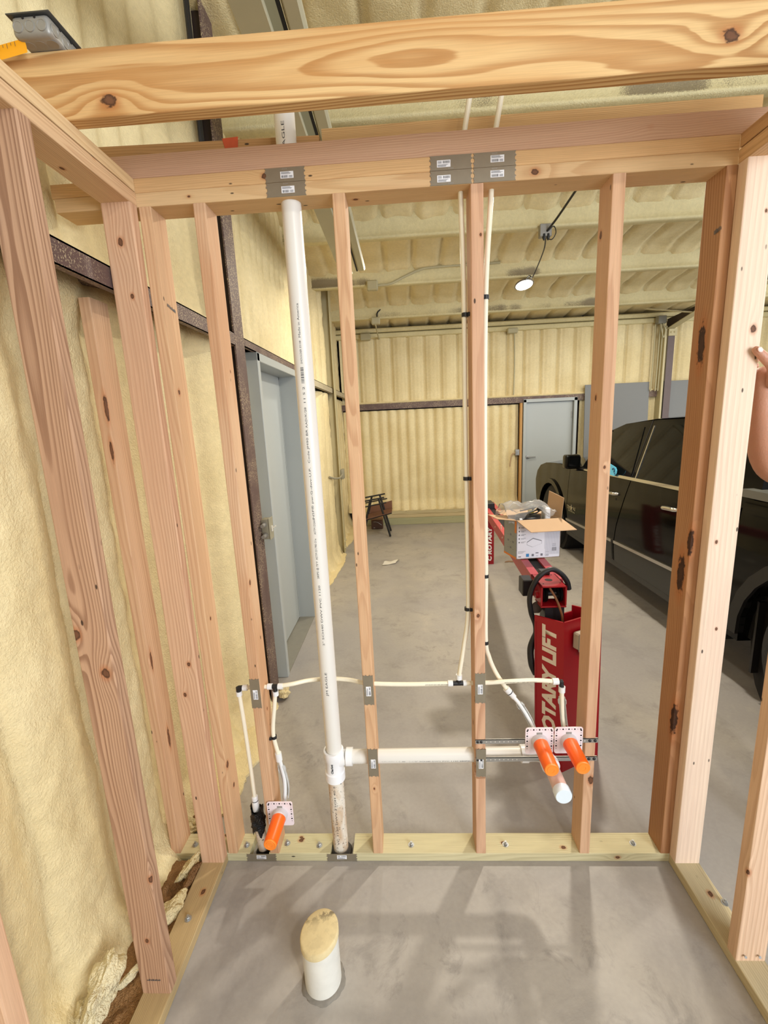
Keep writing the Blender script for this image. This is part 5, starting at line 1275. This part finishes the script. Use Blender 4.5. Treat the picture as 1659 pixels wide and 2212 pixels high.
def wheel(y, nm='wheel'):
    bm = BM(); lathe(bm, (1.70, y, .40), (1, 0, 0), [(0, .25), (.0, .30), (.012, .37), (.03, .395), (.07, .402), (.19, .402), (.235, .39), (.25, .36), (.25, .25)], 48)
    w_ = obj(nm, bm, M_TIRE, truck, True)
    bm = BM(); lathe(bm, (1.715, y, .40), (1, 0, 0), [(0, .24), (.01, .255), (.02, .235), (.05, .21), (.06, .06), (.0, .055), (-.004, .0)], 36)
    for k in range(6):
        a_ = k * math.pi / 3; prism(bm, [(-.035, .05), (.035, .05), (.028, .235), (-.028, .235)], (1.722, y, .40), (0, math.cos(a_), math.sin(a_)), (0, -math.sin(a_), math.cos(a_)), (1, 0, 0), .02)
    obj('rim', finish(bm), mat('alloy', srgb(110, 112, 118), .3, .8), w_, True)
wheel(FW_); wheel(RW_)
bm = BM(); box(bm, (1.74, RW_ + .46, .18), (2.0, RW_ + .475, .62)); obj('mud_flap', bm, M_TRIM, truck)
for yy_, rr_ in ((FW_, .455), (RW_, .54)):
    bm = BM(); lathe(bm, (1.78, yy_, .37), (1, 0, 0), [(0, rr_), (.3, rr_)], 24); obj('wheel_well', bm, M_HOLE, truck, True)
bm = BM()
vs = box(bm, (1.535, 3.47, 1.115), (1.70, 3.60, 1.272), .028, seg=3); box(bm, (1.66, 3.49, 1.09), (1.76, 3.55, 1.14), .01); mir = obj('side_mirror', bm, M_TRUCK, truck, True)
bm = BM(); box(bm, (1.553, 3.462, 1.135), (1.685, 3.472, 1.258), .012); obj('mirror_glass', bm, M_TGLASS, mir)
for y, z in ((2.72, .968), (1.80, 1.0)):
    bm = BM(); tube(bm, [(1.715, y + .10, z - .012), (1.685, y + .08, z - .008), (1.68, y, z), (1.68, y - .06, z + .004), (1.715, y - .085, z + .004)], [.014, .016, .017, .016, .014], 10); h_ = obj('door_handle', bm, M_CHROME, truck, True)
    bm = BM(); lathe(bm, (1.72, y - .07, z - .045), (-1, 0, 0), [(0, .012), (.018, .011)], 12); obj('lock_barrel', bm, M_HOLE, h_, True)
def side_text(s, y0, y1, z, size, nm, m, dx=.004):
    b = bm_from(textmesh(s, size, bold=size * .02, extrude=.0)); xs = [v.co.x for v in b.verts]; lo, hi = min(xs), max(xs)
    for v in b.verts: yy = y0 + (v.co.x - lo) / (hi - lo) * (y1 - y0); v.co = Vector((sx(z) - dx, yy, z + v.co.y))
    return obj(nm, b, m, truck)
side_text('TEX', 3.845, 3.742, .612, .052, 'badge_lettering', M_CHROME); side_text('AS', 3.655, 3.585, .622, .052, 'badge_lettering', M_CHROME); side_text('EDITION', 3.80, 3.60, .586, .022, 'badge_lettering', M_CHROME)
bm = BM(); st = [((.042 if k % 2 == 0 else .017) * math.sin(k * math.pi / 5) * 1.3, (.042 if k % 2 == 0 else .017) * math.cos(k * math.pi / 5)) for k in range(10)]
prism(bm, st, (sx(.63) - .003, 3.70, .636), (0, -1, 0), (0, 0, 1), (-1, 0, 0), .004); obj('badge_star', finish(bm), M_CHROME, truck)
bt = thing('hang_tag', 'bright blue tag resting on the truck window sill', 'tag', (1.69, 2.74, 1.13))
bm = BM(); prism(bm, [(2.92, 1.142), (2.68, 1.132), (2.645, 1.16), (2.64, 1.19), (2.665, 1.215), (2.92, 1.262)], (1.688, 0, 0), (0, 1, 0), (0, 0, 1), (1, 0, 0), .006); obj('tag_card', finish(bm), mat('sky_blue_card', srgb(96, 196, 236), .4), bt)
bm = BM(); tube(bm, [(1.685, 2.695 + .022 * math.cos(math.radians(a_)), 1.185 + .017 * math.sin(math.radians(a_))) for a_ in range(20, 250, 20)], .0045, 6, smooth=False); tube(bm, [(1.685, 2.67, 1.165), (1.685, 2.665, 1.15)], .003, 6, smooth=False); obj('tag_mark', bm, mat('navy_print', srgb(24, 56, 96), .5), bt)

# ================================================================== PERSON HOLDING THE STUD
M_SKIN = mat('skin', srgb(190, 140, 114), .5, noise=.05, nscale=30, bump=.15, bscale=180, Subsurface_Weight=.12)
def skin_mesh(name, chains, m, parent=None, sub=2, rootv=0):
    """chains: list of [(pos, radius), ...]; first point may be ('J', index) to join an existing vertex"""
    V = []; E_ = []; R = []
    for ch in chains:
        prev = None
        for it in ch:
            if it[0] == 'J': prev = it[1]; continue
            V.append(it[0]); R.append(it[1]); k = len(V) - 1
            if prev is not None: E_.append((prev, k))
            prev = k
    me = bpy.data.meshes.new(name); me.from_pydata(V, E_, []); me.materials.append(m)
    o = bpy.data.objects.new(name, me); COL.objects.link(o)
    md = o.modifiers.new('skin', 'SKIN'); md.use_smooth_shade = True
    for i, v in enumerate(me.skin_vertices[0].data):
        r = R[i]; v.radius = r if hasattr(r, '__len__') else (r, r); v.use_root = (i == rootv); v.use_loose = False
    s = o.modifiers.new('sub', 'SUBSURF'); s.levels = sub; s.render_levels = sub
    bpy.context.view_layer.update(); dg = bpy.context.evaluated_depsgraph_get()
    nm = bpy.data.meshes.new_from_object(o.evaluated_get(dg)); o.modifiers.clear(); o.data = nm
    for p in nm.polygons: p.use_smooth = True
    if parent is not None: attach(o, parent)
    return o
person = thing('person', 'bare arm of a person gripping the pale corner stud', 'person', (1.32, .05, 0))
body = [
    [((1.340, .08, .98), .11), ((1.340, .08, 1.16), .095), ((1.340, .06, 1.34), .105), ((1.320, .05, 1.46), .062), ((1.308, .045, 1.53), .05), ((1.300, .018, 1.605), .064), ((1.300, .03, 1.67), .084), ((1.300, .035, 1.735), .074)],      # 0-6 pelvis .. head
    [('J', 2), ((1.150, .03, 1.41), .062), ((1.070, .03, 1.455), .050), ((1.010, .045, 1.48), .046), ((.958, .055, 1.507), .050), ((.935, .050, 1.575), .054), ((.915, .044, 1.655), .047), ((.896, .036, 1.735), .034), ((.880, .020, 1.785), .034), ((.862, .012, 1.828), .026)],   # right arm 7..15
    [('J', 2), ((1.520, .09, 1.40), .062), ((1.590, .12, 1.18), .045), ((1.580, .06, .96), .034), ((1.570, .03, .88), .03)],
    [('J', 0), ((1.250, .07, .88), .095), ((1.230, .05, .50), .060), ((1.220, .09, .10), .042), ((1.210, -.02, .04), .038), ((1.200, -.10, .03), .030)],
    [('J', 0), ((1.430, .09, .88), .095), ((1.460, .08, .50), .060), ((1.480, .12, .10), .042), ((1.490, .01, .04), .038), ((1.500, -.07, .03), .030)],
]
skin_mesh('body', body, M_SKIN, person)
# thumb on the front face, four fingers round the back edge
skin_mesh('thumb', [[((.894, .002, 1.768), .024), ((.874, -.026, 1.795), .0185), ((.846, -.050, 1.822), .0142), ((.818, -.0535, 1.847), .0140), ((.797, -.0515, 1.867), .0120), ((.786, -.050, 1.876), .0085)]], M_SKIN, person)
for k, (z, L_) in enumerate(((1.868, .92), (1.850, 1.0), (1.832, .96), (1.814, .8))):
    skin_mesh('finger', [[((.850, .010, z - .028), .0105), ((.842, .030, z - .006), .0098), ((.826, .0255, z), .0088), ((.826 - .034 * L_, .0125, z + .002), .0080), ((.826 - .058 * L_, .0105, z), .0068)]], M_SKIN, person)
bm = BM(); Mn = Matrix.Translation((.7975, -.0632, 1.8675)) @ Matrix.Rotation(math.radians(44), 4, 'Y')
bmesh.ops.create_icosphere(bm, subdivisions=3, radius=1.0, matrix=Mn @ Matrix.Diagonal((.0088, .0022, .0066, 1))); obj('thumb_nail', bm, mat('nail', srgb(240, 212, 200), .25), person, True)['label'] = 'pale thumb nail'
M_SHIRT = mat('grey_shirt', srgb(96, 100, 108), .85, noise=.08); M_JEAN = mat('jeans', srgb(58, 70, 96), .85, noise=.1)
skin_mesh('shirt', [[((1.34, .08, .84), .15), ((1.34, .08, 1.0), .152), ((1.34, .08, 1.16), .148), ((1.34, .06, 1.34), .158), ((1.325, .05, 1.425), .11), ((1.32, .045, 1.47), .072)], [('J', 3), ((1.18, .03, 1.405), .076), ((1.09, .03, 1.44), .066)], [('J', 3), ((1.51, .09, 1.40), .078), ((1.565, .11, 1.20), .062)]], M_SHIRT, person)
skin_mesh('trousers', [[((1.34, .08, 1.06), (.15, .11)), ((1.34, .08, .93), (.16, .12))], [('J', 1), ((1.25, .07, .84), .105), ((1.23, .05, .50), .074), ((1.22, .09, .10), .060), ((1.22, .09, .06), .058)], [('J', 1), ((1.43, .07, .84), .105), ((1.46, .08, .50), .074), ((1.48, .12, .10), .060), ((1.48, .12, .06), .058)]], M_JEAN, person)
skin_mesh('hair', [[((1.305, .075, 1.66), .080), ((1.305, .065, 1.73), (.084, .092)), ((1.30, .035, 1.765), (.070, .080))]], mat('dark_hair', srgb(36, 26, 22), .6), person)
for fx, fy in ((1.215, .02), (1.485, .05)):
    skin_mesh('shoe', [[((fx, fy + .08, .05), .048), ((fx, fy, .045), .048), ((fx - .01, fy - .09, .04), .042), ((fx - .012, fy - .14, .034), .030)]], mat('dark_shoe', srgb(40, 38, 38), .6), person)
bm = BM()
for sgn in (-1, 1): lathe(bm, (1.296 + sgn * .03, -.048, 1.665), (0, -1, 0), [(0, .010), (.004, .008), (.006, .003)], 12)
obj('eyes', bm, mat('eye', srgb(40, 28, 22), .2), person, True)
bm = BM(); tube(bm, [(1.27, -.048, 1.607), (1.297, -.056, 1.603), (1.324, -.048, 1.607)], .005, 8); obj('mouth', bm, mat('lips', srgb(150, 84, 76), .5), person, True)
skin_mesh('nose', [[((1.296, -.045, 1.66), .009), ((1.296, -.062, 1.634), .011)]], M_SKIN, person)
for sgn in (-1, 1): skin_mesh('ear', [[((1.30 + sgn * .083, .035, 1.68), .012), ((1.30 + sgn * .088, .04, 1.655), .014), ((1.30 + sgn * .082, .035, 1.63), .010)]], M_SKIN, person)
# ================================================================== SMALL THINGS
# metal outlet box on the joist with the yellow tape blade
ob = thing('metal_box', 'square galvanized outlet box with knockouts sitting on the joist', 'electrical box', (-1.03, -.25, 2.589))
ox0, ox1, oy0, oy1, oz0, oz1 = -1.082, -.985, -.305, -.195, 2.5895, 2.632
bm = BM()
vs = box(bm, (ox0 + .006, oy0 + .004, oz0), (ox1 - .004, oy1, oz1 - .002), .010, seg=3); obj('box_shell', bm, M_GALV, ob, True)
bm = BM(); box(bm, (ox0, oy0, oz1 - .003), (ox1 + .003, oy1 + .004, oz1), .001); obj('rim', bm, mat('dark_galvanized', srgb(96, 98, 98), .4, .7), ob)
bm = BM()
for k in range(3): lathe(bm, (ox0 + .022 + k * .027, oy0 + .004, 2.608), (0, -1, 0), [(0, .0118), (.0012, .0112), (.0014, .0095), (.0006, .009)], 20)
for k in range(3): lathe(bm, (ox1 - .004, oy0 + .022 + k * .032, 2.608), (1, 0, 0), [(0, .0118), (.0012, .0112), (.0014, .0095), (.0006, .009)], 20)
for k in range(3): lathe(bm, (ox0 + .025 + k * .027, oy0 + .030, oz0), (0, 0, -1), [(0, .0118), (.0005, .0112)], 20)
obj('knockouts', bm, M_GALV, ob, True)
bm = BM()
for k in range(2): cyl(bm, (ox0 + .036 + k * .027, oy0 + .0045, 2.6235), (ox0 + .036 + k * .027, oy0 + .0032, 2.6235), .0026, seg=10)
for k in range(2): cyl(bm, (ox1 - .0045, oy0 + .04 + k * .034, 2.622), (ox1 - .003, oy0 + .04 + k * .034, 2.622), .0028, seg=10)
obj('screw_holes', bm, M_HOLE, ob)
tp = thing('tape_blade', 'yellow measuring tape blade poking out under the outlet box', 'tape measure', (-1.1, -.27, 2.58))
bm = BM(); A = Vector((-1.06, -.285, 2.5885)); Bv = Vector((-1.24, -.30, 2.548)); d = (Bv - A).normalized(); sd = Vector((-.12, .35, -.93)).normalized(); rows = []
for t in np.linspace(0, 1, 8): rows.append([bm.verts.new(A.lerp(Bv, t) + sd * (q * .0115 + .004) + d.cross(sd) * (.0025 * q * q)) for q in (-1, -.5, 0, .5, 1)])
for a_, b_ in zip(rows, rows[1:]):
    for j in range(4): bm.faces.new((a_[j], a_[j + 1], b_[j + 1], b_[j]))
obj('blade', finish(bm), mat('tape_yellow', srgb(240, 166, 22), .4), tp, True)
bm = BM(); nrm = d.cross(sd).normalized(); nrm = nrm if nrm.y < 0 else -nrm
for k in range(14):
    o_ = A.lerp(Bv, .12 + k * .05) + nrm * .003 + sd * .004; bm.faces.new([bm.verts.new(o_ + d * p + sd * q) for p, q in ((0, -.0105), (.0009, -.0105), (.0009, -.006 if k % 2 else -.003), (0, -.006 if k % 2 else -.003))])
obj('tick_marks', bm, M_INK, tp)

# torn foam pieces and litter in the left corner
def chunk(label, c, s, rot, seed, m, nm='foam_scrap'):
    bm = BM(); bmesh.ops.create_icosphere(bm, subdivisions=4, radius=1.0)
    r = np.random.RandomState(seed); ph = r.rand(12) * 6
    for v in bm.verts:
        p = v.co.copy(); n = 1 + .22 * math.sin(p.x * 3.1 + ph[0]) * math.sin(p.y * 3.7 + ph[1]) + .14 * math.sin(p.y * 7 + ph[2] + p.z * 5) + .08 * math.sin(p.x * 13 + ph[3]) * math.sin(p.z * 11 + ph[4]) + .05 * math.sin(p.x * 29 + ph[5]) * math.sin(p.y * 31 + ph[6])
        v.co = Vector((p.x * n * s[0] * (1 - .3 * p.z), p.y * n * s[1], p.z * n * s[2]))
    M_ = Matrix.Translation(c) @ Euler(rot).to_matrix().to_4x4(); bmesh.ops.transform(bm, matrix=M_, verts=bm.verts[:])
    zmin = min(v.co.z for v in bm.verts)
    for v in bm.verts: v.co.z += max(0, c[2] - .02 - zmin) if zmin < 0 else 0
    o = obj(nm, bm, m, None, True); tag(o, label, 'foam scrap', 'torn foam scraps in the left corner'); return o
for lb, c, s, rot, sd, m in (
    ('pale upright foam shard leaning at the corner stud foot', (-1.128, -.075, .055), (.018, .046, .028), (.5, .3, -.5), 1, M_FOAMCUT),
    ('narrow tan foam shard beside the corner stud foot', (-1.108, -.10, .045), (.012, .05, .022), (.4, .2, -.3), 2, M_FOAMBROWN),
    ('large pale foam wedge between the near stud and the corner', (-1.135, -.225, .042), (.030, .066, .022), (.25, .5, -.6), 3, M_FOAMCUT),
    ('small crumb of foam behind the large pale wedge', (-1.175, -.17, .03), (.022, .04, .02), (.3, .2, .4), 4, M_FOAMBROWN),
    ('foam lump on the floor by the bolt of the left sole plate', (-1.135, -.31, .026), (.022, .032, .018), (.1, .3, .3), 5, M_FOAM),
    ('foam bit on the ground behind the corner sole plate', (-1.215, .115, .03), (.028, .020, .022), (.4, .0, .3), 6, M_FOAMCUT),
    ('dark edged foam lump behind the corner sole plate', (-1.18, .16, .035), (.03, .025, .03), (.4, .2, .1), 7, M_FOAMBROWN),
    ('ragged white foam heap at the foot of the near stud', (-1.195, -.475, .05), (.040, .085, .050), (.5, .2, .2), 8, M_FOAMCUT),
    ('thin foam sliver on the brown litter beside the near stud', (-1.165, -.40, .03), (.012, .045, .012), (.2, .1, -.7), 9, M_FOAMCUT),
    ('pale rounded foam blob left of the ragged heap', (-1.24, -.50, .035), (.022, .032, .03), (.2, .2, .2), 10, M_FOAMCUT),
    ('crusty foam lump at the base of the near brown column', (-1.06, 1.09, .03), (.035, .045, .03), (.2, .2, .2), 11, M_FOAM)):
    chunk(lb, c, s, rot, sd, m)
# low brown litter strip (countless crumbs)
xs_ = np.arange(-1.30, -1.096, .006); ys_ = np.arange(-.95, -.01, .008); A, Bq = np.meshgrid(xs_, ys_, indexing='ij')
zz = .004 + .022 * fbm(A * 40, Bq * 30, 401, 4) + .01 * fbm(A * 110, Bq * 90, 405, 2)
lit = sheet('litter', np.stack([A, Bq, zz], -1)[:, ::-1], np.zeros_like(A), M_FOAMBROWN); tag(lit, 'brown crumbled foam litter between the left sole plate and the foam', 'litter', kind='stuff')
# torn foam skirt on the floor near the riser and along the wall
def flap(label, pts, th, seed, nm='foam_flap'):
    bm = BM(); r = random.Random(seed); P = []
    for (x0, y0), (x1, y1) in zip(pts, pts[1:] + pts[:1]):
        for k in range(7):
            t = k / 7; P.append((x0 + (x1 - x0) * t + r.uniform(-.008, .008), y0 + (y1 - y0) * t + r.uniform(-.008, .008)))
    prism(bm, P, (0, 0, .001), (1, 0, 0), (0, 1, 0), (0, 0, 1), th); finish(bm)
    o = obj(nm, bm, M_FOAM); tag(o, label, 'foam scrap', 'ragged foam edges lying on the slab')
flap('ragged foam skirt on the slab behind the corner studs', [(-1.25, .12), (-1.10, .22), (-1.075, .34), (-1.08, .46), (-1.04, .56), (-1.03, .66), (-1.06, .78), (-1.12, .90), (-1.25, .95)], .014, 3)
flap('ragged foam skirt on the slab beside the side door', [(-1.16, 2.75), (-1.07, 3.1), (-1.05, 3.45), (-1.02, 3.9), (-1.05, 4.25), (-1.16, 4.3)], .010, 4)
flap('ragged foam crust at the foot of the far left corner', [(-1.16, 4.45), (-1.07, 4.6), (-1.02, 5.0), (-.98, 5.5), (-.96, 5.8), (-1.16, 5.9)], .010, 5)
# scraps on the garage slab
bm = BM(); A, Bq = np.meshgrid(np.linspace(-.5, .5, 10), np.linspace(-.5, .5, 8), indexing='ij')
P = np.stack([-.435 + A * .16 + Bq * .05, 3.80 + Bq * .14 + A * .06, .004 + .05 * fbm(A * 5, Bq * 5, 7) * (1 - 2 * np.abs(Bq)) + .015 * np.abs(A)], -1); bm.free()
o = sheet('crumpled_wrapper', P, np.zeros((10, 8)), mat('clear_wrapper', srgb(206, 200, 186), .2)); tag(o, 'crumpled clear wrapper on the garage floor left of the middle stud', 'litter')
bm = BM(); prism(bm, [(0, 0), (.05, .012), (.10, .0), (.17, .02), (.20, .045), (.12, .035), (.06, .05), (.02, .03)], (.93, 3.68, .001), (1, 0, 0), (0, 1, 0), (0, 0, 1), .008)
o = obj('dry_leaf', finish(bm), mat('dry_leaf', srgb(150, 118, 88), .8, noise=.2, nscale=60)); tag(o, 'brown dry scrap on the floor in front of the far red lift column', 'litter')

TINY = {'strap_holes', 'claws', 'screw_holes', 'knockouts', 'bolt_heads', 'barcode', 'barcode_print', 'line_print', 'stripe_print', 'tick_marks', 'hinges', 'wire_nuts', 'beam_bolts', 'head_holes', 'lettering', 'badge_lettering', 'eyes', 'wires', 'conduit_stub', 'conduit', 'cord', 'hose', 'latch', 'support_post', 'flange_brace', 'tag_mark', 'blue_label', 'orange_label'}
for o in list(bpy.data.objects):
    if o.parent is not None and o.name.split('.')[0] in TINY: o['kind'] = 'stuff'
for o in (back_wall, left_wall, right_wall): o['kind'] = 'thing'
c1.location += Vector((-.01, .19, .05)); c2.location += Vector((-.005, .105, .022)); wb.location += Vector((.07, .22, .08))
bpy.context.view_layer.update()
